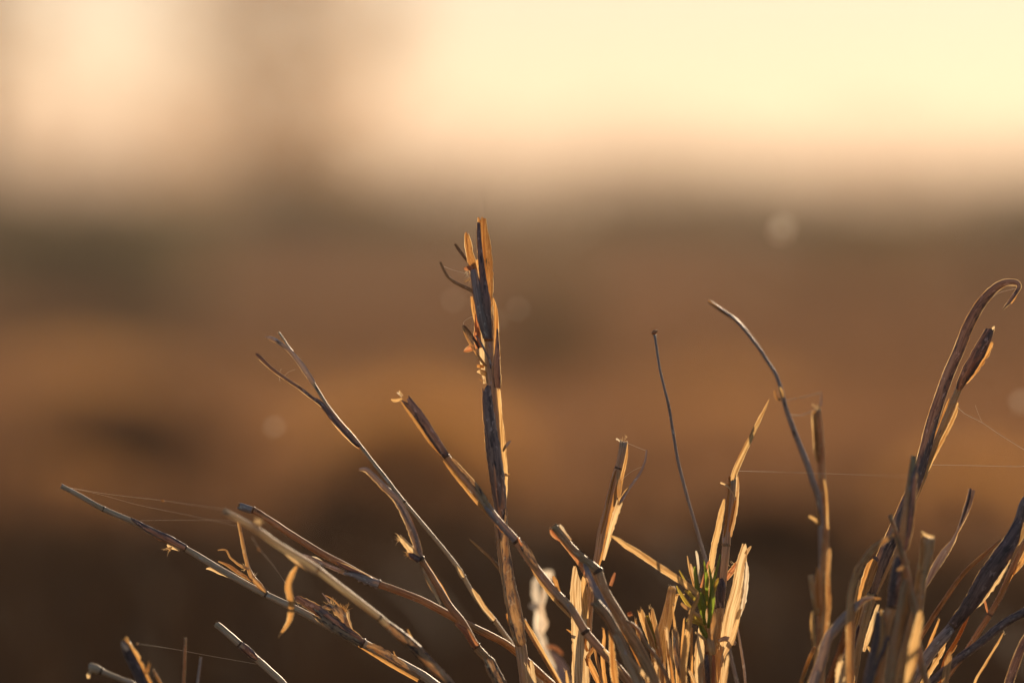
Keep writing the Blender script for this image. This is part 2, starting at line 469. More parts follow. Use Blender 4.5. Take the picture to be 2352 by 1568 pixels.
def blades(name, xs, ys_, hs, ws, mat, lean=0.35, label=None):
    """many grass blades in one mesh: three quads each"""
    n = len(xs)
    az = rng.uniform(0, 2 * np.pi, n); ln = rng.normal(0, lean, n); la = rng.uniform(0, 2 * np.pi, n)
    z0 = np.array([height(a, b) for a, b in zip(xs, ys_)]) - 0.005
    V = np.zeros((n, 8, 3)); 
    for k in range(4):
        t = k / 3
        cx = xs + np.cos(la) * ln * hs * t ** 1.6; cy = ys_ + np.sin(la) * ln * hs * t ** 1.6
        cz = z0 + hs * t * (1 - 0.25 * np.abs(ln) * t)
        w = ws * (1 - 0.85 * t) * 0.5
        for s, sg in ((0, -1), (1, 1)):
            V[:, 2 * k + s, 0] = cx + np.cos(az) * w * sg; V[:, 2 * k + s, 1] = cy + np.sin(az) * w * sg; V[:, 2 * k + s, 2] = cz
    base = np.arange(n)[:, None] * 8
    F = np.concatenate([base + np.array([2*k, 2*k+1, 2*k+3, 2*k+2]) for k in range(3)], axis=0)
    me = bpy.data.meshes.new(name); me.vertices.add(n * 8); me.vertices.foreach_set("co", V.reshape(-1))
    me.loops.add(F.size); me.loops.foreach_set("vertex_index", F.reshape(-1).astype(np.int32))
    me.polygons.add(len(F)); me.polygons.foreach_set("loop_start", np.arange(0, F.size, 4, dtype=np.int32))
    me.polygons.foreach_set("loop_total", np.full(len(F), 4, np.int32))
    me.update(calc_edges=True); me.validate(); me.materials.append(mat)
    o = bpy.data.objects.new(name, me); C.objects.link(o)
    tag(o, label, None, None, 'stuff'); return o

def scatter(n, y0, y1, patch, thr, half=0.13, pad=0.5, power=1.0):
    ys_ = y0 + (y1 - y0) * rng.random(n * 3) ** power
    xs = (rng.random(n * 3) * 2 - 1) * (half * ys_ + pad)
    k = np.array([mnoise.noise(Vector((a * patch, b * patch * 0.6, 3.3))) for a, b in zip(xs, ys_)])
    m = k > thr
    return xs[m][:n], ys_[m][:n]
xs, ys_ = scatter(9000, 2.0, 4.2, 1.6, 0.05)
blades('dry_grass', xs, ys_, rng.uniform(0.02, 0.07, len(xs)), rng.uniform(0.002, 0.004, len(xs)), MT['darkgrass'], label="short dull grass on the dark soil behind the clump")
xs, ys_ = scatter(5000, 3.3, 4.8, 1.1, 0.12)
blades('dry_grass', xs, ys_, rng.uniform(0.015, 0.05, len(xs)), rng.uniform(0.002, 0.004, len(xs)), MT['drygrass'], label="thin brown grass patches between the dark tussocks")
xs, ys_ = scatter(20000, 4.6, 14, 0.5, 0.08)
blades('dry_grass', xs, ys_, rng.uniform(0.03, 0.10, len(xs)), rng.uniform(0.003, 0.006, len(xs)), MT['drygrass'], label="blurred golden-brown dry grass of the middle distance")
xs, ys_ = scatter(22000, 14, 70, 0.13, 0.02, power=1.3)
blades('dry_grass', xs, ys_, rng.uniform(0.10, 0.28, len(xs)), rng.uniform(0.012, 0.02, len(xs)), MT['drygrass'], label="far dry grass fading toward the treeline")
xs = rng.normal(0, 0.05, 500) + rng.choice([0.02, 0.09], 500); yy = 1.39 + rng.normal(0, 0.035, 500)
blades('dry_grass', xs, yy, rng.uniform(0.01, 0.05, 500), rng.uniform(0.001, 0.0025, 500), MT['drygrass'], lean=0.6, label="short dead leaves at the foot of the grass clump")

def clump_cloud(cx, cy, cz, rx, ry, rz, n, size):
    """leaf quads spread through an uneven volume"""
    p = rng.normal(0, 1, (n, 3)); p /= np.linalg.norm(p, axis=1)[:, None]
    rad = rng.random(n) ** 0.45
    lump = np.array([1 + 0.45 * mnoise.noise(Vector(tuple(v * 1.8 + np.array([cx, cy, cz])))) for v in p])
    p = p * (rad * lump)[:, None] * np.array([rx, ry, rz]) + np.array([cx, cy, cz])
    a = rng.normal(0, 1, (n, 3)); a /= np.linalg.norm(a, axis=1)[:, None]
    b = np.cross(a, rng.normal(0, 1, (n, 3))); b /= np.linalg.norm(b, axis=1)[:, None]
    s = size * rng.uniform(0.5, 1.3, n)[:, None]
    return np.stack([p - a * s, p + b * s * 0.5, p + a * s, p - b * s * 0.5], axis=1)

def quads(name, arr, mat, parent=None, loc=(0, 0, 0)):
    V = arr.reshape(-1, 3) - np.array(loc)
    n = len(arr)
    me = bpy.data.meshes.new(name); me.vertices.add(n * 4); me.vertices.foreach_set("co", V.reshape(-1))
    me.loops.add(n * 4); me.loops.foreach_set("vertex_index", np.arange(n * 4, dtype=np.int32))
    me.polygons.add(n); me.polygons.foreach_set("loop_start", np.arange(0, n * 4, 4, dtype=np.int32))
    me.polygons.foreach_set("loop_total", np.full(n, 4, np.int32))
    me.update(calc_edges=True); me.materials.append(mat)
    o = bpy.data.objects.new(name, me); C.objects.link(o)
    if parent: o.parent = parent
    else: o.location = loc
    return o

def dirpt(x, row, dist):
    """world x and z of layout column/row at a distance"""
    k = dist / D
    p = M @ Vector(((x - 1176) * U * k, (784 - row) * U * k, -dist))
    return p

# far wood: two blurred masses, the farther one pale in the haze
def wood(name, label, d0, d1, top, var, cnt, n, size, rx):
    TL = []
    for i in range(cnt):
        x = -500 + i * 3350 / cnt + random.uniform(-25, 25)
        dist = random.uniform(d0, d1)
        p = dirpt(x, top(x) + random.uniform(-var, var), dist); h = max(p.z, 0.5)
        TL.append(clump_cloud(p.x, p.y, h * 0.5, rx, rx, h * 0.52, n, size))
    o = quads(name, np.concatenate(TL), MT['scrub']); tag(o, label, None, None, 'stuff')
wood('distant_wood', "pale hazy far wood above the horizon", 300, 380, lambda x: 352 - 30 * math.exp(-((x - 760) / 330) ** 2) - 46 * math.exp(-((x - 150) / 450) ** 2) + 24 * math.sin(x * 0.0105 + 2.2), 24, 90, 560, 0.62, 4.5)
wood('treeline', "blurred dark line of scrub along the horizon", 36, 50, lambda x: 432 - 24 * math.sin(x * 0.0075 + 1.9), 14, 150, 460, 0.095, 0.85)

def shrub(x, top, dist, wpx, label, n=1600, mat='scrub'):
    p = dirpt(x, top, dist); w = wpx * U * dist / D
    o = empty('shrub', (p.x, p.y, height(p.x, p.y))); tag(o, label, 'shrub', 'shrubs in the blurred distance')
    h = p.z - o.location.z
    quads('foliage', clump_cloud(0, 0, h * 0.52, w, w * 0.8, h * 0.5, n, max(h, w) * 0.07), MT[mat], o)
    verts, faces = [], []
    for k in range(4):
        a = random.uniform(0, 6.28); dx, dy = math.cos(a) * w * 0.5, math.sin(a) * w * 0.4
        b = len(verts)
        for t, r in ((0, 0.03), (0.5, 0.02), (0.9, 0.008)):
            for j in range(5):
                an = j * 1.2566
                verts.append((dx * t + math.cos(an) * r * h, dy * t + math.sin(an) * r * h, h * 0.8 * t - 0.02))
        for s in range(2):
            for j in range(5):
                faces.append((b + s*5 + j, b + s*5 + (j+1) % 5, b + s*5 + 5 + (j+1) % 5, b + s*5 + 5 + j))
    me = bpy.data.meshes.new('branches'); me.from_pydata(verts, [], faces); me.materials.append(MT['bark'])
    bo = bpy.data.objects.new('branches', me); C.objects.link(bo); bo.parent = o
    return o
shrub(190, 470, 20, 360, "broad dark blurred shrub at the left edge below the sky")
shrub(720, 390, 34, 200, "blurred shrub mass under the pale tree")
shrub(1980, 480, 22, 260, "wide low blurred shrub right of the tall middle stem")
shrub(1270, 660, 9, 120, "small dark blurred shrub just right of the tall middle stem", 900)
shrub(2350, 470, 18, 90, "blurred shrub at the right edge above the hooked leaf", 900)

def tussock(x, top, row, wpx, mat, label, n=700):
    """a low tuft of blades standing on the soil where row meets it"""
    dist = 2287.0 / (row - 640)
    b = dirpt(x, row, dist); w = wpx * U * dist / D; h = (row - top) * U * dist / D
    r = rng.random(n) ** 0.6; a = rng.uniform(0, 2 * np.pi, n)
    xs = b.x + np.cos(a) * r * w; yy = b.y + np.sin(a) * r * w * 0.8
    hs = h * (1 - 0.45 * r) * rng.uniform(0.6, 1.05, n)
    o = blades('tussock', xs, yy, hs, np.full(n, max(0.003, w * 0.03)), MT[mat], lean=0.45)
    del o['kind']
    tag(o, label, 'grass tussock', 'blurred tussocks on the ground behind')
tussock(300, 835, 1040, 250, 'darkgrass', "dark blurred tussock low at the left, above the far-left cut tip", 3200)
tussock(1260, 680, 880, 130, 'darkgrass', "dark blurred tussock just right of the tall stem's neck", 1400)
tussock(1760, 1130, 1330, 230, 'darkgrass', "darkest blurred tussock, between the green shoot and the soft grey upright stem", 1600)
tussock(1290, 1190, 1420, 220, 'darkgrass', "dark blurred tussock behind the bent cut straw", 1400)
tussock(330, 1240, 1400, 330, 'darkgrass', "wide dark blurred tussock below the long slanting stem", 1600)
tussock(190, 745, 900, 260, 'goldgrass', "golden blurred tussock at the left edge, above the dark one", 2000)
tussock(640, 790, 930, 170, 'goldgrass', "copper blurred tussock behind the slender forked stem", 2000)
tussock(960, 780, 1080, 230, 'goldgrass', "golden blurred tussock behind the purple-sheathed diagonal stem", 2000)
tussock(1660, 780, 960, 230, 'goldgrass', "broad copper blurred tussock behind the wiry stalk and arching stem", 2000)
tussock(120, 1070, 1190, 170, 'goldgrass', "reddish blurred tussock behind the far-left cut tip", 2000)
tussock(2230, 960, 1200, 170, 'goldgrass', "brown blurred tussock behind the twisted waisted leaf at right", 1800)

for x, top, row, w, lab in [(60,1090,1210,150,"reddish-brown blurred tussock cut by the left edge"), (560,1050,1180,150,"brown blurred tussock behind the blurred pale stem's tip"),
        (830,1060,1230,140,"brown blurred tussock behind the drooping curled leaf"), (1060,1100,1240,120,"dim brown blurred tussock left of the tall stem's lower half"),
        (1500,1000,1150,150,"brown blurred tussock between the square-tipped straw and the wiry stalk"), (2010,960,1130,160,"brown blurred tussock between the soft grey stem and the hooked leaf"),
        (430,1180,1330,200,"dim brown blurred tussock under the slanting stem's dark sheath"), (1450,880,1020,180,"pale brown blurred tussock behind the upper wiry stalk")]:
    tussock(x, top, row, w, 'drygrass', lab, 1200)

# the pale tree
base = dirpt(640, 640, 42)
tr = empty('tree', (base.x, base.y, 0)); tag(tr, "tall narrow blurred tree rising into the bright sky at left", 'tree')
def limb(name, pts, parent):
    verts, faces = [], []
    for (x, y, z, r) in pts:
        for j in range(8):
            a = j * math.pi / 4; verts.append((x + math.cos(a) * r, y + math.sin(a) * r, z))
    for k in range(len(pts) - 1):
        for j in range(8):
            faces.append((k*8 + j, k*8 + (j+1) % 8, k*8 + 8 + (j+1) % 8, k*8 + 8 + j))
    me = bpy.data.meshes.new(name); me.from_pydata(verts, [], faces); me.materials.append(MT['bark'])
    o = bpy.data.objects.new(name, me); C.objects.link(o); o.parent = parent; return o
limb('trunk', [(0.1, 0, -0.1, 0.10), (0.02, 0, 0.8, 0.08), (-0.05, 0, 2, 0.065), (-0.02, 0, 3.2, 0.05), (0.05, 0, 4.6, 0.035), (0.05, 0, 6.6, 0.012)], tr)
for k in range(10):
    a = k * 2.4; z = 1.2 + k * 0.4; l = 0.55
    limb('limb', [(0, 0, z, 0.04), (math.cos(a) * l * 0.5, math.sin(a) * l * 0.5, z + 0.25, 0.025), (math.cos(a) * l, math.sin(a) * l, z + 0.55, 0.008)], tr)
cl = []
for k in range(36):
    z = 0.9 + k * 0.17; a = k * 2.4; rr_ = 0.50 + 0.24 * math.sin(k * 1.7)
    cl.append(clump_cloud(math.cos(a) * rr_, math.sin(a) * rr_, z, 0.46, 0.4, 0.32, 185, 0.06))
quads('crown', np.concatenate(cl), MT['treeleaf'], tr)

base = dirpt(-60, 640, 46)
tr = empty('tree', (base.x, base.y, 0)); tag(tr, "blurred tree just cut off by the left edge of the sky", 'tree')
limb('trunk', [(0, 0, -0.1, 0.15), (-0.1, 0, 1.5, 0.12), (-0.1, 0, 3.2, 0.09), (0, 0, 5.8, 0.02)], tr)
cl = []
for k in range(26):
    z = 1.6 + k * 0.17; a = k * 2.4; rr_ = 0.5 + 0.2 * math.sin(k * 1.3)
    cl.append(clump_cloud(math.cos(a) * rr_, math.sin(a) * rr_, z, 0.36, 0.36, 0.28, 70, 0.065))
quads('crown', np.concatenate(cl), MT['treeleaf'], tr)

# drifting seed fluff: small bright specks that blur to pale discs
MT['fluff'] = leafy("seed_fluff", (0.9, 0.86, 0.8), (1.0, 0.92, 0.8), 0.8)
for (x, y, dist, r, lab) in [(1797,527,1.79,0.0019,"large pale disc of blurred seed fluff floating at upper right"),
        (1041,690,1.72,0.0007,"small faint fluff disc left of the tall stem's head"), (1190,710,1.72,0.0007,"small faint fluff disc right of the tall stem's neck"),
        (1140,735,1.70,0.0006,"faintest fluff disc touching the tall stem's neck"),
        (631,980,1.68,0.0008,"small fluff disc left of the slender forked stem"), (2345,925,1.72,0.0011,"fluff disc cut by the right edge")]:
    p = dirpt(x, y, dist)
    f = quads('seed_fluff', clump_cloud(0, 0, 0, r, r, r, 40, r * 0.8), MT['fluff'], None); f.location = p
    tag(f, lab, 'seed fluff', 'seed fluff drifting behind the clump')

# ------------------------------------------------------------------ haze over the whole field
hz, nt, out = newmat("haze")
pv = nt.nodes.new("ShaderNodeVolumePrincipled")
pv.inputs['Color'].default_value = (0.96, 0.765, 0.645, 1)
pv.inputs['Density'].default_value = 0.0027
pv.inputs['Anisotropy'].default_value = 0.38
nt.links.new(pv.outputs[0], out.inputs['Volume'])
x0, x1, y0, y1, z0, z1 = -1000, 1000, -60, 830, -1.5, 14.0
hv = [(x, y, z) for z in (z0, z1) for y in (y0, y1) for x in (x0, x1)]
hf = [(0, 2, 3, 1), (4, 5, 7, 6), (0, 1, 5, 4), (2, 6, 7, 3), (0, 4, 6, 2), (1, 3, 7, 5)]
hb = link('haze', hv, hf, hz, smooth=False); tag(hb, "warm evening haze over the field", None, None, 'stuff')

# ------------------------------------------------------------------ the tall broken stem in the middle
t = stem("tall upright broken stem with a dark split sheath and flared tip", (1262, 6))
_, q = culm([(1117,700,2,5), (1120,745,1,7), (1121.8,782,0,8), (1125,830,0,9.5), (1130,884,0,11), (1137,980,0,11.5), (1141,1100,0,11), (1150,1230,0,10.5), (1164,1318,0,11), (1181,1408,0,12), (1194,1472,0,13), (1203,1540,0,12.5)], MT['pale'], t, root=(1262,6), wobble=0.8)
node_at(q, 1122, 781, t, 1.15, 0.55); node_at(q, 1194.5, 1474, t, 1.18, 0.6)
ribbon([(1106,497,-1,9.5), (1108,528,-1.5,12), (1113,566,-2,15.5), (1116,610,-2,16.5), (1118.5,655,-2,14), (1117,690,-2.5,15), (1117.5,730,-2,13), (1122,782,-1.5,10)], MT['amber'], t, curl=75, ragged=0.5, face=-10, nick=0.1)
ribbon([(1099,510,-2.2,3), (1100,540,-2.7,4.5), (1104,590,-3.2,6), (1109,640,-3.4,7.5), (1114,690,-3.6,13), (1118,730,-3,11), (1122,778,-2,9)], MT['purple'], t, 'sheath', curl=110, ragged=0.3)
ribbon([(1071,531,0,4), (1074,552,0,7), (1080,585,-1,8.5), (1087,615,-1.5,9), (1094,650,-2,9), (1103,700,-2,10), (1113,745,-2,8)], MT['amber'], t, curl=55, ragged=0.9, face=8)
ribbon([(1086,618,-3,7.5), (1092,645,-3.4,9), (1099,685,-3.6,11), (1108,735,-3.3,11), (1117,776,-2.3,8)], MT['grey'], t, 'sheath', curl=100, ragged=0.25)
ribbon([(1094,596,1,5), (1099,620,1.5,8), (1103,650,1.5,8), (1106,680,1,6)], MT['orange'], t, curl=40)
ribbon([(1044.5,560.5,2,2.6), (1053,573,1.5,3.6), (1066,590,0.5,3.4), (1077,604,0,3), (1087,625,-1,3)], MT['twig'], t, 'awn', curl=120, ragged=0.2)
ribbon([(1011.5,602,3,2.4), (1018,618,2.5,3), (1027,634,2,3.2), (1039,645,1.5,3.4), (1052,653,1,3.6), (1070,661,0,4), (1089,671.5,-2,5), (1100,690,-3,5)], MT['twig'], t, 'awn', curl=140, ragged=0.2)
ribbon([(1065,615,0,3.2), (1070,617,-1,5), (1080,616,-2,6), (1088,618,-3,5)], MT['red'], t, 'bract', curl=100, ragged=1.0, face=25)
fray(1072, 626, -1, 250, 60, 14, 9, t, 'white', 0.5)
fray(1080, 640, -1, 235, 45, 16, 8, t, 'gold', 0.5)
ribbon([(1083,680,0,2), (1086,700,0,4.5), (1091,730,0,4), (1097,760,0,3)], MT['orange'], t, 'bract', curl=40)
ribbon([(1094.5,720,0,2.5), (1096,745,-0.5,5.5), (1096,772,-0.8,8), (1100,800,-1,8)], MT['red'], t, 'bract', curl=80)
ribbon([(1101,745,1,2), (1106,775,0.4,6), (1110,815,0,9), (1114,850,0,9), (1116,880,0,7)], MT['cream'], t, 'sheath', curl=150)
ribbon([(1063,747,0,2.4), (1070,755,-0.5,4), (1082,770,-1,3.6), (1094,788,-1.5,3.2), (1100,800,-1.5,3)], MT['twig'], t, 'awn', curl=110)
ribbon([(1063,749,-1,1.6), (1068,764,-1.4,2.8), (1076,781,-1.8,3), (1091,806,-2,3.2), (1104,826,-2,3.2), (1116,841,-1,3)], MT['tan'], t, 'awn', curl=120)
ribbon([(1092,770,-3,1.8), (1104,786,-3.4,2.4), (1114,806,-3.4,2.4), (1124,826,-2.4,3), (1127,846,-1.5,2)], MT['grey'], t, 'awn', curl=120)
ribbon([(1064.5,807.5,0,1.2), (1072,804,-0.5,4.5), (1081,799,-1,7), (1089,797,-1,5)], MT['red'], t, 'bract', curl=70, ragged=0.8)
ribbon([(1094.5,840,0,3.5), (1102,841,-0.5,4), (1112,842,-1,4)], MT['orange'], t, 'bract', curl=60)
ribbon([(1095,854,0,1.5), (1103,853,-0.5,5.5), (1111,856,-1,6.5), (1117,861,-0.5,4)], MT['cream'], t, 'bract', curl=80)
fray(1113, 876, -0.5, 130, 50, 14, 8, t, 'orange', 0.7)
ribbon([(1132,684,2,2), (1137,706,2,5.5), (1140,740,2,8), (1140,790,2,8), (1138,840,1.5,7), (1136,880,1,4)], MT['orange'], t, 'sheath', curl=60, face=30)
ribbon([(1142,755,0,2), (1142,790,-1,5), (1141,825,-1.5,8), (1142,862,-1.5,9.5), (1143,890,-1,8)], MT['purple'], t, 'sheath', curl=120, face=25, ragged=0.2)
ribbon([(1117,884,-2.5,10), (1120,920,-3,13), (1125,970,-3.4,15), (1131,1020,-3.6,17), (1138,1070,-3.8,18), (1145,1120,-3.4,17), (1149,1160,-3,15), (1151,1200,-2.5,11), (1155,1235,-1.8,8)], MT['purple'], t, 'sheath', curl=150, ragged=0.55, face=-14)
ribbon([(1145,890,-0.5,6), (1147,930,-0.5,6.5), (1150,960,0,5), (1153,990,0,8), (1157,1030,0,8.5), (1160,1070,0,7), (1161,1110,0,6), (1161,1150,0,4)], MT['gold'], t, 'sheath', curl=70, face=35, ragged=0.8)
ribbon([(1139,1200,0,4), (1145,1230,-1,7), (1150,1262,-1.5,9), (1157,1310,-2,10), (1166,1350,-2,10)], MT['cream'], t, 'sheath', curl=110, ragged=0.3)
ribbon([(1160,1165,-3,5), (1161,1200,-3,5), (1159,1236,-4,8), (1163,1280,-4.2,11), (1168,1330,-4.4,14.5), (1177,1380,-4.6,17), (1186,1425,-4.4,17), (1193,1465,-3.8,15), (1195,1476,-3,14)], MT['mottled'], t, 'sheath', curl=170, ragged=0.5, nick=0.04)
ribbon([(1173.5,1012,1,1), (1168,1016,0.8,3.2), (1160,1026,0,3.2), (1155,1036,0,2)], MT['grey'], t, 'bract', curl=60)
ribbon([(1171,1090,1,1), (1166,1087,0.6,3.4), (1158,1090,0,3)], MT['orange'], t, 'bract', curl=60)
ribbon([(1077,1236,1,1.4), (1090,1247,1,3.2), (1103,1259,1,4), (1126,1280,0.6,4), (1142,1300,0,3.8), (1153,1318,0,3)], MT['twig'], t, 'side_leaf', curl=150, ragged=0.1)
ribbon([(1163,1408,0,2), (1167,1418,-1,4.5), (1172,1436,-2,4)], MT['orange'], t, 'bract', curl=60)
ribbon([(1212,1512,-4,9), (1216,1530,-4,11), (1221,1568,-4,12), (1228,1620,-3,11)], MT['cream'], t, 'husk', curl=70, ragged=1.0)

# ------------------------------------------------------------------ stems that lean to the left
t = stem("long slanting stem whose cut tip reaches farthest left, with four dark joints", (1500, 10))
_, q = culm([(139.5,1115,6,5.4), (185,1139,5,5.6), (237.7,1168.6,4,6), (309,1199,2,6.6), (426,1259.5,0,7), (520,1315,-1,7.6), (611,1365,-2,7.4), (695,1405,-3,8), (760,1440,-4,9), (833,1476,-4,10.5), (900,1512,-4,10), (985,1560,-4,10)], MT['silver'], t, root=(1500,10))
for x, y in ((237.7,1168.6), (426,1259.5), (611,1365), (833,1477)): node_at(q, x, y, t, 1.2, 0.6)
ribbon([(300,1189,1.5,2), (318,1201,0.5,6), (345,1217,-0.5,8), (385,1236,-1.5,9), (426,1258,-2,8)], MT['purple'], t, 'sheath', curl=170, ragged=1.0, face=-15)
ribbon([(205,1152,4,1), (218,1160,3.6,2.5), (236,1170,3,3)], MT['cream'], t, 'bract', curl=40)
ribbon([(352,1230,0,1.2), (366,1238,-0.3,2.5), (382,1243,-0.6,2.6), (396,1250,-1,2)], MT['red'], t, 'bract', curl=60, wobble=2)
ribbon([(382,1250,0,2), (388,1256,0,3.4), (402,1259,-0.5,3.6), (412,1262,-1,3)], MT['cream'], t, 'bract', curl=60, ragged=1.5, wobble=2)
fray(392, 1256, 0, 215, 40, 20, 10, t, 'cream', 0.9)
ribbon([(473,1306,2,1), (486,1305,1.4,5), (502,1311,0.8,6.5), (520,1319,0,5.5), (545,1332,-1,3)], MT['cream'], t, 'bract', curl=100, ragged=0.5)
ribbon([(500,1288,0,1.5), (524,1298,-1,4), (550,1316,-2,4.5), (580,1334,-2.6,3)], MT['tan'], t, 'bract', curl=70)
ribbon([(544,1182,2,2), (549,1206,1.6,3.6), (556,1240,1,3.9), (563,1275,0,4), (571,1304,-1,4.2), (580,1325,-2,6), (597,1345,-2.5,6), (610,1362,-2.5,4)], MT['tan'], t, 'spikelet', curl=160, ragged=0.3)
ribbon([(500,1262.5,0,1.2), (512,1261,0,2), (522,1264.5,0,2.2), (528,1278,0,2.4), (534,1284,-0.2,2.4), (546,1294,-0.6,2.8), (558,1301,-1,3.6), (573,1307,-1.5,3)], MT['tan'], t, 'awn', curl=90, wobble=2)
fray(566, 1303, -1, 160, 60, 16, 9, t, 'cream', 0.8)
fray(583, 1322, -2, 60, 40, 9, 12, t, 'white', 0.5, 'bristles')
ribbon([(677,1371,-3,7), (700,1383,-4,10), (730,1402,-5,12), (765,1427,-6,13), (800,1452,-6,12), (833,1475,-5.5,9)], MT['purple'], t, 'sheath', curl=90, ragged=1.6, nick=0.12, face=15)
ribbon([(712,1400,-5.5,8), (745,1424,-6.2,11), (785,1452,-6.6,10), (826,1476,-6,7)], MT['mottled'], t, 'sheath', curl=100, ragged=1.4, face=-15)
ribbon([(740,1395,-2,4), (752,1392,-3,6), (770,1397,-4,9), (786,1412,-5,10), (795,1432,-6,8), (806,1448,-6,5)], MT['mottled'], t, 'husk', curl=130, ragged=1.0, nick=0.2, wobble=2)
ribbon([(800,1398,-4,3), (797,1412,-5,7), (800,1432,-6,7), (808,1450,-6,5)], MT['cream'], t, 'husk', curl=100, ragged=1.6, nick=0.2)
fray(763, 1392, -3, 100, 60, 20, 16, t, 'cream', 0.8)
fray(790, 1402, -5, 75, 50, 22, 12, t, 'gold', 0.9)
ribbon([(740,1361,0,1), (752,1376,-1,2), (762,1388,-2,2.2), (772,1400,-3,2)], MT['grey'], t, 'awn', curl=90)
ribbon([(747,1366,-2,1), (765,1376,-2.5,1.6), (778,1390,-3,1.8), (785,1404,-4,2)], MT['tan'], t, 'awn', curl=90)
ribbon([(838,1480,-7,7), (870,1490,-7.4,9), (905,1515,-7.4,9), (940,1540,-7,6), (965,1556,-6,3)], MT['mottled'], t, 'sheath', curl=110, ragged=1.2, nick=0.2, face=14)
ribbon([(822,1480,-3,5), (855,1500,-3.5,7), (900,1528,-3.5,7), (960,1562,-3.5,6)], MT['orange'], t, 'sheath', curl=70, face=-30, ragged=0.8)
ribbon([(904,1494,-6,1), (908,1506,-6,2), (918,1516,-6,2), (928,1522,-6.4,1.6)], MT['tan'], t, 'bract', curl=60)

t = stem("softly blurred pale stem, second of the left-leaning ones, with a fluffy tuft near its tip", (1490, -20))
_, q = culm([(512,1172,-42,6.5), (545,1190,-41,7.5), (590,1217,-40,8), (640,1252,-38,8.6), (690,1282,-36,8.6), (728,1307,-34,9), (790,1355,-31,9), (870.5,1417,-26,8.6), (905,1448,-24,9), (939,1473,-22,10), (985,1520,-20,10.5), (1028,1566,-20,11)], MT['white'], t, root=(1490,-20))
node_at(q, 730, 1309, t, 1.1, 0.5, MT['tan']); node_at(q, 872, 1418, t, 1.12, 0.5)
ribbon([(886,1431,-27,9), (910,1451,-26.5,11.5), (939,1474,-25,12.5), (985,1521,-23,13), (1025,1562,-22,12), (1060,1600,-21,10)], MT['mottled'], t, 'sheath', curl=185, ragged=0.7)
ribbon([(655,1272,-36,1), (680,1290,-36,3.5), (705,1305,-36,4), (730,1318,-35,3)], MT['cream'], t, 'bract', curl=60)
ribbon([(598,1192,-40,4), (592,1200,-40,8), (590,1212,-40,7), (594,1220,-40,4)], MT['cream'], t, 'husk', curl=120, ragged=1.4, nick=0.3, wobble=3)
fray(592, 1206, -40, 80, 70, 20, 26, t, 'cream', 1.0, 'tuft', 9)
ribbon([(936,1444,-24,1), (941,1456,-24,2), (949,1470,-24,2)], MT['gold'], t, 'bract', curl=60)
ribbon([(639,1464,-24,1.2), (652,1445,-26,3), (665,1423,-28,5), (668.7,1387,-30,6.5), (663,1345,-32,7.5), (670,1322,-34,6), (682,1300,-36,3)], MT['orange'], t, 'hanging_leaf', curl=80, face=20, ragged=1.0, nick=0.1)

t = stem("slanting straw stem with a capped tip and a bleached torn collar at its swollen joint", (1470, 14))
_, q = culm([(547,1161,2,8), (562,1166,2,8), (582,1171,2,7.4), (612,1189,1.5,7.2), (665,1224,1,7.5), (731,1265.5,0,8), (800,1302,-1,8), (869,1340,-2,8.5), (905,1353,-2,8), (968.5,1378,-2,8.4), (1057.5,1425.7,-1,8.6), (1155.5,1474,4,8.4), (1188,1498,8,8.6), (1250,1555,12,9), (1275,1580,12,9)], MT['tan'], t, root=(1470,14))
node_at(q, 582, 1171, t, 1.18, 0.45); node_at(q, 868, 1340, t, 1.3, 0.8, MT['mottled'])
ribbon([(545,1160,1.6,8), (560,1165,1.4,9), (579,1171,1.2,8.6)], MT['grey'], t, 'sheath', curl=240, ragged=0.7, wrap=True)
ribbon([(788,1312,-3,9), (815,1319,-4,11), (842,1331,-4.5,11), (868,1342,-4,10)], MT['grey'], t, 'sheath', curl=150, ragged=2.0, nick=0.2, face=-12)
ribbon([(770,1290,-3.5,4), (800,1306,-4.4,6), (830,1320,-4.8,6), (858,1335,-4.5,4)], MT['dark'], t, 'sheath', curl=60, ragged=1.2, face=10)
fray(790, 1310, -3.4, 165, 25, 18, 10, t, 'cream', 0.9)
ribbon([(676,1272,4,3), (700,1277,3,5), (740,1293,1,5), (770,1306,-1,5), (795,1316,-2.6,5)], MT['grey'], t, 'side_leaf', curl=80, ragged=1.6)
ribbon([(715,1277,2.5,1), (725,1281,2,4), (738,1290,1.6,4), (750,1298,1,2)], MT['white'], t, 'bract', curl=80, ragged=1.0)

t = stem("slender forked stem with three split wispy tips pointing up left", (1480, 20))
_, q = culm([(640.5,763,8,2.2), (662,795,7.5,2.6), (682,822,7,3.4), (702,853,6.5,3.8), (720,881,6,4.2), (754,935,5.5,4), (780,968,5,4.4), (810.5,1002,5,4.4), (829,1026,5,4), (877.6,1088,5,4.6), (927.6,1152,6,5), (956,1184,7,4.2), (989,1224,8,4.4), (1025,1268,9,4.6), (1057,1310,10,5), (1087,1363,11,5), (1134.6,1423,13,5.4), (1181,1487,15,5.6), (1225,1545,17,5.6), (1245,1572,17,5.6)], MT['silver'], t, root=(1480,20), wobble=0.9)
node_at(q, 927.6, 1152, t, 1.25, 0.8); node_at(q, 1061, 1322, t, 1.3, 0.9); node_at(q, 1134, 1423, t, 1.2, 0.7)
ribbon([(606,772,6,2.2), (622,776,5.6,4.6), (640,786,5,4.8), (660,801,4.6,4.6), (682,824,4.6,6), (703,853,4,7), (720,880,4,6)], MT['grey'], t, 'leaf_blade', curl=130, ragged=2.0)
ribbon([(648,776,9,1.2), (662,800,8.6,3.6), (676,818,7.6,3.8), (690,838,7,3)], MT['orange'], t, 'leaf_blade', curl=70, face=20)
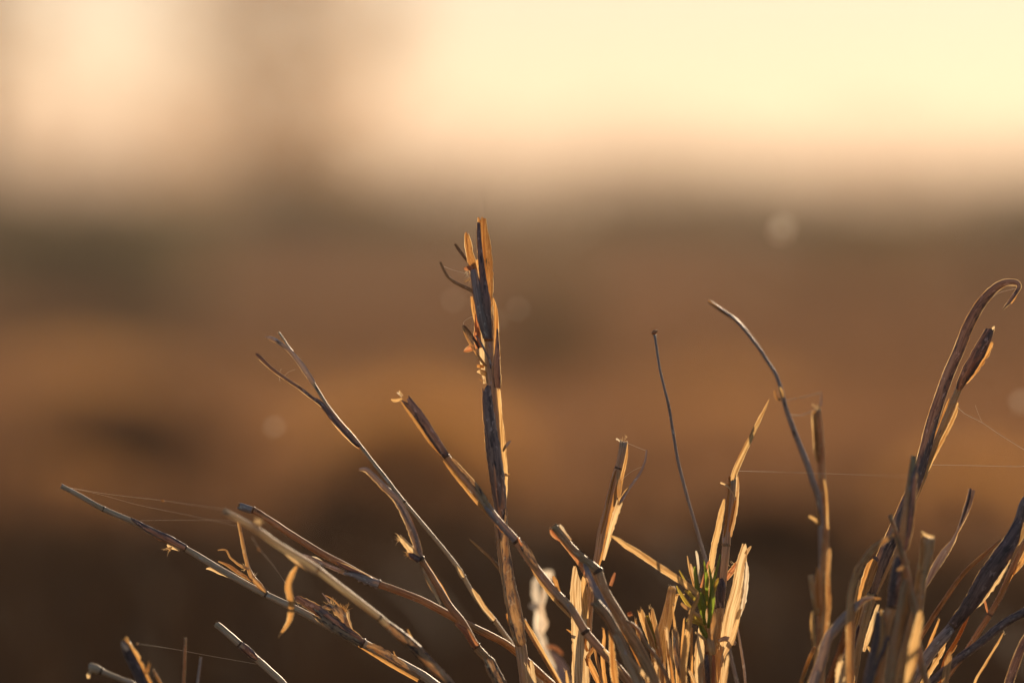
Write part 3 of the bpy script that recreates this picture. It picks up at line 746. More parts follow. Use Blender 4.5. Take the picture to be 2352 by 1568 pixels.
ribbon([(585.5,811,4,3), (598,822,4,4.6), (612,836,4,4), (629,850,4,3.8), (660,872,4,3.6), (688.6,891,4,3.6), (715,911,4,3.8), (738.6,928.6,4,5), (757,950,4,7), (785,983,3.6,7), (810,1010,3.6,6), (826,1026,4,4)], MT['purple'], t, 'leaf_blade', curl=120, ragged=1.6)
ribbon([(742,930,5.6,2), (762,958,5.6,6), (790,992,5.6,7), (826,1028,5.6,4)], MT['red'], t, 'sheath', curl=60, face=-35)
ribbon([(782,966,6,1.5), (800,985,6,4.6), (818,1008,6,5), (831,1024,6,3)], MT['orange'], t, 'sheath', curl=60, face=30)
ribbon([(1048,1298,9,3), (1056,1310,8.8,6.5), (1064,1325,9,6)], MT['cream'], t, 'sheath', curl=200, ragged=1.2)
ribbon([(1083,1350,10,2), (1096,1370,9.6,6.5), (1112,1396,10,7.5), (1134,1424,11,6)], MT['cream'], t, 'sheath', curl=90, face=20, ragged=1.0)

t = stem("orange-tinged stem topped by a drooping curled leaf and a snapped stub", (1500, -5))
_, q = culm([(964,1276,-9,7), (970,1288,-9,7), (992,1325,-8.5,8), (1033.8,1393,-8,8.6), (1060.5,1425.7,-8,8.6), (1093,1483.6,-7.5,9.6), (1122.8,1518,-7,10), (1147,1560,-7,12)], MT['tan'], t, root=(1500,-5))
node_at(q, 967, 1281, t, 1.3, 1.0); node_at(q, 1094, 1484, t, 1.22, 0.6)
ribbon([(823,1078.6,-16,2.5), (838.6,1077,-16,5.5), (850,1086,-16,6), (863.5,1099,-15.6,6), (885,1120,-15,7), (910.5,1146,-14,7.5), (929,1179,-13,8.5), (948,1222,-11,9), (958,1252,-10,8.6), (966,1281,-9.4,7)], MT['grey'], t, 'leaf_blade', curl=110, ragged=1.4, face=-12)
ribbon([(905,1134,-13,1.5), (925,1160,-12.5,3), (943,1190,-11,3.4), (957,1225,-10,3.4), (965,1258,-9,3.4), (970,1280,-8.6,3)], MT['red'], t, 'leaf_blade', curl=50, face=55)
ribbon([(912,1224,-9,3), (925,1240,-9.4,7), (942,1260,-9.8,8.5), (960,1281,-10,7.5)], MT['cream'], t, 'stub', curl=200, ragged=2.4, nick=0.2)
ribbon([(936,1272,-10.5,4), (946,1276,-10.8,7), (962,1286,-10.6,7)], MT['dark'], t, 'bract', curl=120, ragged=1.0)
fray(918, 1238, -9.2, 150, 60, 14, 10, t, 'cream', 1.0)
fray(941, 1272, -10, 160, 40, 16, 8, t, 'gold', 0.9)
ribbon([(972,1282,-9,3), (990,1310,-8,5.5), (1015,1350,-7.2,6.5), (1040,1395,-7,6.5), (1062,1426,-7,4)], MT['orange'], t, 'sheath', curl=70, face=35, ragged=0.6)
ribbon([(968,1300,-9.5,3), (985,1335,-9.6,6), (1000,1362,-9.6,5), (1012,1385,-9.4,3)], MT['cream'], t, 'sheath', curl=60, face=-35, ragged=1.5)
ribbon([(1045,1430,-9.5,3), (1068,1448,-9.6,7), (1085,1472,-9.2,8), (1095,1484,-9,7)], MT['red'], t, 'sheath', curl=110, ragged=1.0)
ribbon([(1115,1507,-8.6,9), (1124,1520,-9,13), (1136,1545,-9.2,15), (1155,1580,-9,15), (1180,1625,-8,13)], MT['mottled'], t, 'sheath', curl=180, ragged=1.0, nick=0.1)

t = stem("diagonal stem with a purple-brown sheathed tip, crossing in front of the tall middle stem", (1640, -14))
_, q = culm([(962,952,-9,6), (1026,1048,-10,7.5), (1041,1066,-10,8), (1097,1131,-11,8.5), (1135,1185,-12,9), (1158,1211,-12,9), (1186,1242,-12,9.4), (1218,1287,-12,9.4), (1267,1350,-12,9.4), (1311,1396,-12,9.2), (1344.6,1450,-12,10), (1380.6,1492,-12,10), (1411.5,1525,-12,10), (1448,1570,-12,10)], MT['pale'], t, root=(1640,-14))
node_at(q, 1027, 1049, t, 1.1, 0.5); node_at(q, 1187, 1244, t, 1.15, 0.7); node_at(q, 1345, 1450, t, 1.16, 0.7)
ribbon([(925,907,-9.5,11), (940,926,-10,11.6), (962,954,-11,11.6), (990,996,-11.4,11), (1010,1026,-11.6,10), (1024,1046,-11.4,9)], MT['purple'], t, 'sheath', curl=150, ragged=1.2, face=14)
ribbon([(921,918,-8.5,4), (938,944,-9,7), (962,978,-9.4,7), (990,1018,-9.8,6), (1018,1048,-9.8,4)], MT['orange'], t, 'sheath', curl=60, face=-38, ragged=0.6)
ribbon([(917,896,-9,1.2), (920,903,-9.3,2.6), (924,910,-9.6,3)], MT['cream'], t, 'bract', curl=60)
ribbon([(911,901,-9,1), (918,905,-9.3,2.6), (924,910,-9.6,3)], MT['white'], t, 'bract', curl=60)
ribbon([(897,919,-8.4,3.4), (908,919,-8.8,4), (918,917,-9.2,3), (924,916,-9.5,2)], MT['gold'], t, 'bract', curl=60, ragged=1.2)
ribbon([(1018,1057,-9,2), (1034,1078,-9.2,6), (1062,1112,-9.8,7), (1095,1152,-10.4,7), (1128,1188,-11,6), (1155,1222,-11,4)], MT['orange'], t, 'sheath', curl=70, face=-35, ragged=1.0)
ribbon([(1032,1048,-11,3), (1060,1078,-11.4,5), (1092,1115,-12,6), (1115,1150,-12.6,6), (1122,1164,-12.8,3)], MT['mottled'], t, 'sheath', curl=80, face=30, ragged=1.0, nick=0.15)
ribbon([(1112,1162,-12.6,3), (1130,1182,-13.4,7), (1158,1212,-13.8,9), (1183,1240,-13.6,8)], MT['grey'], t, 'sheath', curl=130, face=8, ragged=0.8)
ribbon([(1190,1232,-13,1.2), (1193,1242,-13.4,3), (1199,1254,-13.6,3)], MT['red'], t, 'bract', curl=60)
ribbon([(1196,1243,-13,7), (1210,1268,-13.8,9.5), (1222,1288,-13.8,8.5), (1236,1308,-13.4,5)], MT['mottled'], t, 'sheath', curl=120, ragged=0.8)
ribbon([(1218,1300,-11,3), (1240,1335,-11,6), (1270,1372,-11,7), (1300,1405,-11,6), (1312,1420,-11,3)], MT['gold'], t, 'sheath', curl=60, face=-35, nick=0.18)
ribbon([(1270,1322,-11.5,2), (1276,1334,-11.8,5), (1282,1352,-12,4), (1290,1368,-12,2)], MT['orange'], t, 'bract', curl=60)
ribbon([(1384,1488,-13,5), (1400,1512,-13.4,7.5), (1420,1540,-13.4,8), (1440,1568,-13,7), (1470,1610,-13,6)], MT['cream'], t, 'sheath', curl=70, face=25, ragged=0.8)

t = stem("pale blurred twisted leaf curling behind the diagonal stem", (1420, 90), 'dry leaf', 'twisted_leaf')
ribbon([(1271,1312,78,3), (1258,1316,80,8), (1246,1320,80,9), (1236,1330,80,9), (1231,1350,78,9), (1234,1378,76,10), (1238,1402,74,10), (1236,1428,74,9), (1238,1448,74,9), (1246,1470,72,9), (1256,1492,70,8), (1268,1512,66,9), (1284,1535,62,13), (1297,1568,60,14), (1330,1700,70,12), (1380,1950,85,9), (1420,ground_row(1420,90)+8,90,7)], MT['bright'], t, 'leaf_blade', curl=100, face=10, wobble=3, nick=0.1)
ribbon([(1272,1318,74,7), (1262,1325,74,6), (1254,1345,74,7), (1250,1375,73,7), (1243,1395,72,8), (1246,1415,72,7), (1252,1432,72,8), (1245,1450,72,8), (1238,1452,73,4)], MT['bright'], t, 'leaf_blade', curl=120, face=40, wobble=3)
ribbon([(1215,1389,72,3), (1224,1390,72,8), (1236,1394,74,7), (1243,1398,74,4)], MT['bright'], t, 'bract', curl=90)
ribbon([(1293,1503,58,2), (1280,1490,60,4), (1266,1484,64,4.5), (1252,1486,70,3)], MT['red'], t, 'bract', curl=90)
ribbon([(1262,1494,64,3), (1274,1508,63,8), (1288,1530,61,13), (1298,1568,58,15), (1325,1660,62,12)], MT['grey'], t, 'leaf_base', curl=80, face=-10)

t = stem("slim flat-topped straw just right of the tall middle stem's lower joint", (1500, 22))
_, q = culm([(1202,1421,10,5.6), (1215,1448,10,5.6), (1240,1490,10,5.8), (1262,1528,10,6), (1286,1571,11,6.4)], MT['tan'], t, root=(1500,22))
ribbon([(1204,1422,9,4), (1226,1458,8.6,5.5), (1255,1510,8.6,5.5), (1290,1572,9,5)], MT['gold'], t, 'sheath', curl=80, face=25, ragged=0.7)

# ------------------------------------------------------------------ middle
t = stem("broad flat golden blade with a split square tip behind the diagonal stem", (1400, 4), 'dry leaf', 'broad_leaf')
ribbon([(1319,1297,2,3), (1320,1315,2,6.5), (1323,1340,2,13), (1326,1372,2,16.5), (1330,1420,2,18.5), (1333,1480,1,20), (1333,1540,1,20), (1336,1600,1,19), (1360,1850,2,12), (1400,ground_row(1400,4)+8,4,8)], MT['cream'], t, 'leaf_blade', curl=35, ragged=1.0, nick=0.05, face=-5)
ribbon([(1339,1322,1,2), (1340,1340,1,6), (1342,1372,0.6,8), (1346,1420,0.4,6)], MT['gold'], t, 'leaf_flap', curl=50, face=25)
ribbon([(1301,1444,4,1), (1313,1452,3,3), (1326,1458,2.6,4)], MT['orange'], t, 'bract', curl=60)
ribbon([(1353,1447,1,1.5), (1347,1462,1,3.6), (1344,1480,1,4), (1350,1495,1,3)], MT['orange'], t, 'bract', curl=80)
ribbon([(1367,1479,0,2), (1359,1495,0,4.5), (1350,1508,0,4.5), (1351,1528,0,4)], MT['tan'], t, 'bract', curl=80, ragged=1.0)
ribbon([(1346,1505,-0.5,5), (1353,1520,-0.6,6), (1366,1545,-0.6,6), (1376,1568,-0.4,5), (1390,1620,0,4)], MT['orange'], t, 'leaf_flap', curl=80, ragged=1.0, wobble=2)
ribbon([(1364,1476,-1,1.5), (1370,1510,-1,3.4), (1379,1545,-1,3.4), (1392,1600,-0.6,3)], MT['tan'], t, 'leaf_flap', curl=60)

t = stem("cut straw stem bent sharply at a dark swollen joint, open end up left", (1620, -16))
_, q = culm([(1271,1206,-14,9), (1284,1223,-14,8.6), (1310,1254,-14,9), (1340,1284,-14.5,9.6), (1360,1300,-15,11), (1373,1312,-15,11.5), (1378,1328,-15.5,11.5), (1385,1350,-16,12), (1400,1378,-16,12.5), (1424,1417,-16,12.8), (1446,1455,-16,13), (1468,1492,-16,13.2), (1503,1570,-16,13.5)], MT['olive'], t, root=(1620,-16), ragged=0.5)
node_at(q, 1374, 1316, t, 1.12, 0.7)
ribbon([(1283,1205,-13,5), (1290,1214,-13,6.5), (1300,1228,-13,5), (1312,1240,-13.4,3)], MT['white'], t, 'bract', curl=90, face=35)
ribbon([(1264,1214,-12.6,5), (1270,1222,-12.6,7), (1280,1232,-12.6,7), (1287,1240,-12.8,4)], MT['red'], t, 'bract', curl=110, ragged=0.4)
ribbon([(1282,1232,-11,3), (1306,1258,-11,5.5), (1330,1290,-11.6,6), (1348,1318,-13,7), (1360,1345,-17,7)], MT['red'], t, 'sheath', curl=90, ragged=0.5)
ribbon([(1342,1290,-15,4), (1348,1308,-16,6), (1360,1338,-17.5,7.5), (1376,1370,-18.5,9), (1390,1396,-19,9), (1400,1408,-19,6)], MT['grey'], t, 'sheath', curl=100, ragged=0.4)
ribbon([(1357,1287,-14,3), (1364,1304,-14,6), (1378,1320,-14,4)], MT['orange'], t, 'bract', curl=60, face=-30)
ribbon([(1372,1345,-14.5,4), (1395,1388,-14.5,5), (1420,1430,-14.6,5.5), (1450,1482,-14.8,5.5), (1490,1570,-15,5)], MT['orange'], t, 'sheath', curl=60, face=30)
ribbon([(1413,1314,-12,2), (1409,1326,-13,4), (1402,1345,-14,4)], MT['red'], t, 'bract', curl=70)

t = stem("dark open-ended straw tucked under the bent stem", (1560, -30))
_, q = culm([(1364.5,1379,-24,11.5), (1378,1396,-24,11.5), (1393,1413,-24,11.5), (1412,1445,-24,11), (1426,1474,-24,10.6), (1445,1516,-24,10.4), (1472,1572,-25,10)], MT['tan'], t, root=(1560,-30), ragged=0.25)
ribbon([(1409,1453,-26,4), (1420,1470,-26.5,7), (1438,1512,-26.5,8), (1462,1568,-26,7), (1490,1630,-26,6)], MT['pale'], t, 'sheath', curl=110, ragged=1.2)
ribbon([(1397,1446,-21,2), (1403,1462,-21,5), (1406,1500,-21,9), (1410,1540,-21,11), (1418,1600,-21,10)], MT['orange'], t, 'sheath', curl=70, nick=0.1)

t = stem("upright straw with a frayed square tip and one hair-thin arching side leaf", (1440, 8))
_, q = culm([(1433,1012,1,8.6), (1428,1042,1,9), (1422,1068,1,8.4), (1417,1082,1,8), (1402,1142,1,8.4), (1390,1190,1,8.6), (1380.7,1223,1.5,8.6), (1370.8,1292.4,2,8.6), (1357,1360,4,9), (1350.5,1447,6,9), (1346,1560,7,9.4)], MT['pale'], t, root=(1440,8), ragged=0.6)
node_at(q, 1419, 1076, t, 1.12, 0.5)
ribbon([(1440,1012,1.6,2), (1440,1040,2,5), (1435,1068,2,6), (1428,1100,2.4,6.5), (1424,1130,2,5), (1421,1150,2,3)], MT['gold'], t, 'sheath', curl=60, face=30, ragged=0.7)
ribbon([(1415,1078,-0.5,3), (1406,1110,-0.6,4.4), (1397,1150,-0.8,4.6), (1388,1195,-0.6,4), (1381,1225,0,2)], MT['orange'], t, 'sheath', curl=60, face=-35)
ribbon([(1420,1078,-2,3), (1421,1098,-2.4,5), (1422,1120,-2.6,5), (1420,1142,-2.2,3)], MT['tan'], t, 'sheath', curl=110)
ribbon([(1420,1105,-1.6,3), (1412,1140,-1.8,6), (1403,1185,-1.8,7), (1393,1235,-1.2,6), (1383,1275,-0.4,4), (1375,1300,0,2)], MT['orange'], t, 'sheath', curl=70, face=20)
ribbon([(1426,1145,-2.8,7), (1418,1168,-3.2,8), (1406,1205,-3.2,7), (1394,1250,-2.4,5.4), (1385,1285,-1.4,4)], MT['cream'], t, 'sheath', curl=110, face=8, ragged=1.0, nick=0.16)
ribbon([(1485.3,1033,4,1.6), (1482,1056,3,2.6), (1472,1082,1.6,2.9), (1458,1104,0,2.9), (1444,1124,-1.4,3), (1432,1142,-2.6,4), (1424,1155,-3,3)], MT['grey'], t, 'side_leaf', curl=130, ragged=0.2)
ribbon([(1445,1118,-1.6,1.2), (1437,1128,-2,3), (1428,1144,-2.8,4), (1422,1158,-3,3)], MT['gold'], t, 'bract', curl=60)
ribbon([(1413,1006,1,2.4), (1418,1008,1,2), (1424,1013,1,1.8)], MT['white'], t, 'bract', curl=60, wobble=2)
fray(1433, 1012, 1, 90, 40, 9, 10, t, 'cream', 0.8, jit=8)

t = stem("hair-thin wiry stalk topped with a tiny round seed head", (1690, 25), 'grass stalk', 'wiry_stalk')
_, q = culm([(1503.5,768,10,3.2), (1506,783,10,2.9), (1516.6,852,10,2.9), (1526,892,10.4,3.1), (1536.9,936,11,3.2), (1544.7,986,11.5,3.2), (1552,1030,12,3.3), (1560,1070.5,13,3.6), (1572,1118,14,3.6), (1585,1163.6,15,3.6), (1605.6,1233,17,3.8), (1622,1290,18,4), (1640,1350,19,4)], MT['grey'], t, root=(1690,25), sides=8)
culm([(1511,759,10,1.2), (1508,761,10,3.5), (1504,762.5,10,5.6), (1500.5,765,10,4.6), (1499,768,10,2.6)], MT['tan'], t, 'seed_head', sides=8, wobble=0.3, step=2)

t = stem("ragged square-ended stem with a slim golden leaf springing from its top", (1690, 0))
_, q = culm([(1684.5,1096,0,10), (1683,1125,0,10), (1678.5,1165,-0.5,9.6), (1672,1208,-1,9), (1668.7,1236,-1,10), (1667.3,1258,-1,9), (1662.3,1318,-1,8.6), (1654.6,1396,-1,9), (1649.4,1473,-1,9.4), (1645,1568,-1,9.6)], MT['pale'], t, root=(1690,0), ragged=0.7)
node_at(q, 1668, 1250, t, 1.14, 0.7, MT['tan'])
ribbon([(1766.5,917,4,0.8), (1757,938,3.6,2.4), (1741,970.5,3,4), (1724,1005,2,5), (1706,1043,1,6), (1694,1070,0.4,6.2), (1685,1095,-0.4,6), (1681,1130,-0.6,4)], MT['gold'], t, 'leaf_blade', curl=90, ragged=0.1)
ribbon([(1676,1092,-2.4,4), (1675,1120,-2.8,5), (1671,1160,-3,5), (1667,1205,-2.6,5), (1665,1234,-1.6,4)], MT['orange'], t, 'sheath', curl=70, face=-30, ragged=0.6)
ribbon([(1692,1088,-1,4), (1693,1120,-1.4,6), (1690,1160,-1.4,7), (1684,1200,-1.6,6), (1677,1232,-1.4,4)], MT['cream'], t, 'sheath', curl=70, face=30, ragged=0.8, nick=0.1)
ribbon([(1691,1140,-2,2), (1686,1165,-2.6,5), (1680,1195,-2.6,5), (1675,1220,-2,3)], MT['orange'], t, 'sheath', curl=60, face=20)
ribbon([(1654,1107,-3,2.4), (1666,1112,-3.4,2.2), (1676,1121,-3.6,2), (1686,1138,-3.6,1.8), (1690,1148,-3.2,1.4)], MT['cream'], t, 'bract', curl=90)
ribbon([(1664,1145,2,2), (1658,1172,2,5.4), (1650,1212,2,6), (1641.7,1248,2,6.4), (1636,1285,2,6), (1630,1325,3,5), (1632,1370,3,4)], MT['gold'], t, 'side_leaf', curl=70, ragged=0.8, nick=0.08)
ribbon([(1649,1322,-1.5,9), (1654,1345,-2,14), (1654,1370,-2.2,12), (1653,1395,-2,10)], MT['dark'], t, 'sheath', curl=150, ragged=1.0)
ribbon([(1646,1390,-2.6,12), (1643,1430,-3,15), (1640,1475,-2.8,15), (1634,1500,-2,11)], MT['tan'], t, 'sheath', curl=120, ragged=0.8)
ribbon([(1646,1480,-4,9), (1655,1500,-4.4,11), (1648,1540,-4,8), (1644,1580,-3,6)], MT['tan'], t, 'sheath', curl=150)
ribbon([(1690,1479,-3,4), (1680,1470,-4,6), (1665,1466,-4.6,6), (1650,1471,-4,4)], MT['grey'], t, 'bract', curl=90)
ribbon([(1694,1440,8,2), (1700,1478,8,3), (1708,1530,8,3.2), (1714,1600,7,3)], MT['grey'], t, 'side_leaf', curl=110)
ribbon([(1622,1395,1,7), (1616,1440,1,10), (1608,1480,1,11), (1606,1530,1,11), (1610,1600,1,9)], MT['cream'], t, 'side_leaf', curl=50, nick=0.1)

t = stem("bright cream folded husk leaning right beside the green shoot", (1720, -6), 'dry leaf', 'husk_leaf')
ribbon([(1709,1247,-3,4), (1709,1262,-3,8), (1704,1290,-3.6,12), (1699,1325,-4,14), (1692,1365,-4.4,16), (1682,1405,-4.6,17), (1672,1440,-4.4,14), (1664,1470,-4,9), (1656,1520,-4,7), (1665,1700,-4,7), (1720,ground_row(1720,-6)+8,-6,6)], MT['cream'], t, 'leaf_blade', curl=70, ragged=0.6, face=10, nick=0.05)
ribbon([(1713,1290,-4,3), (1715,1310,-4.6,6), (1712,1345,-5,8), (1706,1385,-5,7), (1698,1415,-4.8,3)], MT['white'], t, 'leaf_flap', curl=50, face=25, nick=0.14)
ribbon([(1726,1253,-3,1.5), (1720,1260,-3.2,3.6), (1713,1272,-3.6,4)], MT['cream'], t, 'bract', curl=60)
ribbon([(1699,1285,-1,2), (1690,1298,-1,5), (1679,1314,-1,6), (1667,1330,-1,5)], MT['red'], t, 'bract', curl=50)
fray(1684, 1304, -1, 125, 20, 8, 14, t, 'cream', 0.5, 'bristles', 12)
ribbon([(1703,1396,-6,2.6), (1697,1408,-6.4,5), (1690,1440,-6.6,6), (1678,1475,-6.4,7), (1664,1500,-6,5), (1655,1530,-5,4)], MT['cream'], t, 'leaf_flap', curl=80)

t = stem("long pointed golden leaf slanting down right into the green shoot, kinked at its end", (1640, -18), 'dry leaf', 'folded_leaf')
ribbon([(1402,1229,-13,1.2), (1415,1236,-13,3.6), (1440,1253,-13,5.6), (1487,1283,-13.4,6.6), (1525,1308,-14,6.6), (1564.4,1334,-14.6,6), (1590,1352,-15.4,5.6), (1604,1366,-16,5)], MT['gold'], t, 'leaf_blade', curl=55, ragged=0.1, face=-12)
ribbon([(1605,1364,-16,3.2), (1600,1380,-16.4,4), (1590,1402,-16.6,4.4), (1582,1440,-16.6,5.6), (1576,1480,-16.4,7), (1570,1530,-16,6.6), (1575,1620,-16,6), (1640,ground_row(1640,-18)+8,-18,5)], MT['gold'], t, 'leaf_base', curl=70, ragged=0.3)

# ------------------------------------------------------------------ green shoot
t = stem("fresh green shoot of short stubby leaves, the only green tuft", (1660, -12), 'green shoot', 'green_shoot')
_, q = culm([(1621,1306,-8,3), (1618,1350,-8,5), (1612,1400,-8,6), (1620,1450,-8,7.5), (1628,1490,-8,9), (1632,1530,-8,8.6), (1630,1575,-8,8.6)], MT['tan'], t, root=(1660,-12))
node_at(q, 1630, 1498, t, 1.2, 0.6, MT['red'])
def L7(*pts): return [((2260 + a / 2.3758) / 1.633, (1900 + b / 2.3758) / 1.633, c, w) for a, b, c, w in pts]
greens = [
 ('green', [(822,530,-11,3), (830,600,-11.6,6.6), (845,720,-12,8.4), (866,850,-12,8), (890,965,-11,5), (905,1010,-10,3)]),
 ('green', [(903,470,-9,1), (918,560,-9.6,5), (932,650,-10,6.4), (930,740,-10,6), (925,840,-9.4,5)]),
 ('green', [(1050,422,-5,2.6), (1030,520,-6,3.6), (1008,600,-7,4), (975,720,-8,4.6), (955,850,-8,4)]),
 ('lime', [(682,562,-8,1.4), (712,620,-8.6,3), (750,690,-9,3.4), (800,800,-9.4,3), (830,850,-9,2)]),
 ('lime', [(660,700,-7,1.6), (690,760,-7.6,5), (740,840,-8,6.4), (800,920,-8.6,6), (860,1000,-8.8,4)]),
 ('lime', [(733,742,-12,2.6), (770,770,-12.4,6), (815,815,-12.6,6), (860,850,-12,4)]),
 ('tan', [(700,855,-13,4), (740,890,-13.4,7), (800,930,-13.6,6), (880,980,-13,4)]),
 ('lime', [(748,1008,-12,4), (800,1018,-12.4,5.6), (850,1035,-12.4,5), (895,1045,-11.6,4)]),
 ('white', [(832,390,-5,2.6), (842,430,-5.4,4.6), (852,520,-6,4), (862,620,-6.6,3.6), (870,680,-7,3)]),
 ('gold', [(755,435,-5,1), (770,510,-5.6,3.6), (790,590,-6,5), (815,690,-6.6,5), (835,760,-7,4)]),
 ('cream', [(825,1115,-12,2.6), (860,1140,-12.4,4.6), (900,1172,-12,5), (940,1215,-10,3)]),
 ('green', [(945,508,-11,1.4), (955,570,-11.4,4), (966,650,-11.8,5), (962,780,-12,5.6), (945,900,-11.6,5)]),
 ('lime', [(1035,632,-11,1.6), (1018,670,-11.4,6), (995,740,-11.6,6), (970,830,-11.6,5), (950,930,-11,4)]),
 ('green', [(870,760,-13,3), (890,800,-13.4,9), (905,880,-13.6,9), (900,960,-13,6), (915,1050,-12,5)]),
 ('green', [(980,700,-12.5,3), (985,780,-13,7), (975,880,-13.4,8), (955,980,-13,7), (940,1080,-12,5)]),
 ('green', [(860,1040,-11,3), (885,1090,-11.6,8), (915,1140,-11.6,9), (945,1200,-10.6,6), (958,1260,-9,4)]),
 ('lime', [(800,950,-10,3), (830,985,-10.4,9), (870,1040,-10.8,10), (905,1100,-10.6,6), (935,1160,-9.6,4)]),
 ('red', [(940,490,-7,1.4), (915,580,-7.6,3), (895,650,-8,3), (875,720,-8.2,3)]),
 ('red', [(950,480,-8.4,2), (938,520,-8.6,3.6), (925,570,-9,3)]),
 ('cream', [(1005,530,-6,2), (990,570,-6.4,4.6), (975,610,-6.8,5), (960,680,-7,4)]),
 ('lime', [(890,700,-8,2), (905,740,-8.4,8), (915,800,-8.6,9), (915,880,-8.4,7)]),
 ('cream', [(785,505,-6,1.6), (795,550,-6.4,5), (812,620,-6.8,6), (825,680,-7,5)]),
]
for mt, pp in greens: ribbon(L7(*[(a, b, c, w * 0.74) for a, b, c, w in pp]), MT[mt], t, 'leaf', curl=80, ragged=0.3, face=random.uniform(-25, 25), wobble=0.5)
ribbon(L7((930,1150,-11,4), (960,1200,-11.4,8), (975,1270,-11.4,9), (985,1310,-10.6,7)), MT['olive'], t, 'sheath', curl=120)
ribbon(L7((955,880,-11,6), (975,1000,-11.6,10), (970,1130,-11.4,10), (965,1240,-10.6,8)), MT['tan'], t, 'sheath', curl=140, ragged=0.7)
ribbon(L7((925,1310,-10.5,4), (930,1400,-11,6.5), (935,1500,-11,6.5), (940,1600,-10,6)), MT['dark'], t, 'sheath', curl=120, face=-20)
ribbon(L7((990,1310,-9,4), (990,1420,-9.4,5), (985,1568,-9.4,5), (985,1640,-9,5)), MT['red'], t, 'sheath', curl=60, face=30)

# ------------------------------------------------------------------ short stubble under the shoot
t = stem("stout cut stub with a notched pale rim, left of the green shoot", (1560, 2), 'grass stub', 'grass_stub')
culm([(1545.5,1344,-4,10), (1542,1362,-4,9.6), (1538.6,1383,-4,10.4), (1531,1420,-4,13), (1521,1461,-4,14.5), (1517,1500,-4,13.5), (1518,1560,-4,12)], MT['cream'], t, root=(1560,2), ragged=0.7)
ribbon([(1557,1362,-3,2), (1552,1375,-3,4), (1547,1395,-3,4), (1543,1420,-3.4,2)], MT['gold'], t, 'bract', curl=60)
ribbon([(1573,1364,-3,1), (1560,1364,-3,1.8), (1550,1368,-3.4,1.8), (1543,1376,-3.8,1.4)], MT['gold'], t, 'awn', curl=60)
for (lab, mt, pts, rt, kw) in [
 ("split flat straw strip with a torn forked end, olive inside", 'gold', [(1469,1398,-9,8), (1475,1416,-9,9), (1484,1440,-9,9.4), (1495,1470,-9.4,9), (1504,1520,-9.6,9), (1508,1580,-9.6,9)], (1570,-10), dict(ragged=1.4)),
 ("narrow brown straw strip with a torn slanted end, just right of the olive one", 'tan', [(1494,1393,-6,7), (1498,1412,-6,8.6), (1504,1440,-6,8.4), (1513,1480,-6,7), (1520,1530,-6,7), (1522,1590,-6,7)], (1575,-6), dict(ragged=1.4)),
 ("pale cut strip standing in front of the stout stub", 'cream', [(1529,1438,-12,5), (1532,1455,-12,8), (1536,1490,-12,9.6), (1540,1530,-12,10), (1545,1600,-12,10)], (1585,-13), dict(ragged=1.0)),
 ("brown-flecked strip with a squared top right of the pale cut strip", 'mottled', [(1550,1440,-13,8), (1552,1465,-13,10), (1554,1500,-13.4,10.4), (1560,1530,-13.6,10), (1576,1575,-13.6,10), (1590,1620,-13,9)], (1630,-14), dict(ragged=1.0)),
 ("thin upright sliver between the flecked strip and the kinked leaf", 'gold', [(1546,1385,-8,1.6), (1547,1410,-8,3), (1550,1440,-8,5), (1552,1470,-8,6), (1556,1560,-8,6)], (1590,-8), dict()),
 ("short straight sliver rising beside the kinked golden leaf", 'orange', [(1589,1440,-10,2.6), (1588,1470,-10,4), (1589,1520,-10,4.6), (1590,1590,-10,4.6)], (1620,-10), dict()),
 ("curved pale sliver at the very bottom, left of the green shoot's foot", 'cream', [(1579,1534,-14,2), (1586,1545,-14,4.6), (1595,1562,-14,5.6), (1606,1600,-14,5)], (1640,-14), dict()),
 ("blunt brown strip hugging the foot of the green shoot", 'tan', [(1613,1519,-15,6), (1610,1535,-15,9.6), (1612,1570,-15,10.4), (1616,1640,-15,9)], (1640,-15), dict(ragged=0.8)),
 ("rust-coloured strip with a nicked edge low in front of the pale cut strip", 'orange', [(1531,1470,-14,1.6), (1534,1500,-14.4,4), (1541,1530,-14.4,5), (1549,1590,-14,5)], (1590,-14), dict(nick=0.2)),
 ("chipped straw flake at the bottom left of the split strip", 'cream', [(1503,1512,-15,3), (1506,1525,-15,6), (1511,1560,-15,6.6), (1520,1620,-15,6)], (1560,-15), dict(nick=0.3)),
]:
    t = stem(lab, rt, 'grass stub', 'straw_strip', 'short straw strips in the stubble')
    pts = [tuple(p) for p in pts]; x, y, d, w = pts[-1]
    gy = ground_row(*rt) + 8
    pts += [((x * 2 + rt[0]) / 3, y * 0.6 + gy * 0.4, d, w), (rt[0], gy, rt[1], w * 0.9)]
    ribbon([(p[0], p[1], p[2], p[3] * 0.70) for p in pts], MT[mt], t, 'strip', curl=75, **kw)
    if mt != 'orange': fray(pts[0][0], pts[0][1] + 4, pts[0][2], 90, 35, 10, 6, t, 'cream', 0.8)
    if 'olive' in lab:
        ribbon([(1487,1412,-8,3), (1492,1435,-8,6), (1500,1465,-8,6), (1505,1490,-8,4)], MT['lime'], t, 'inner_blade', curl=60)
t = stem("thin brown stalk arching from the bent stem down through the stubble", (1640, -22), 'grass stalk', 'arching_stalk')
culm([(1437,1425,-20,2.6), (1450,1431,-20,4), (1466,1446,-20,4.2), (1483,1476,-20,4.4), (1506,1506,-20,4.6), (1525,1540,-20,4.6), (1540,1575,-20,4.6)], MT['tan'], t, root=(1640,-22))
ribbon([(1440,1410,-18,3), (1452,1408,-18,5), (1434,1412,-18,4)], MT['red'], t, 'bract', curl=100)

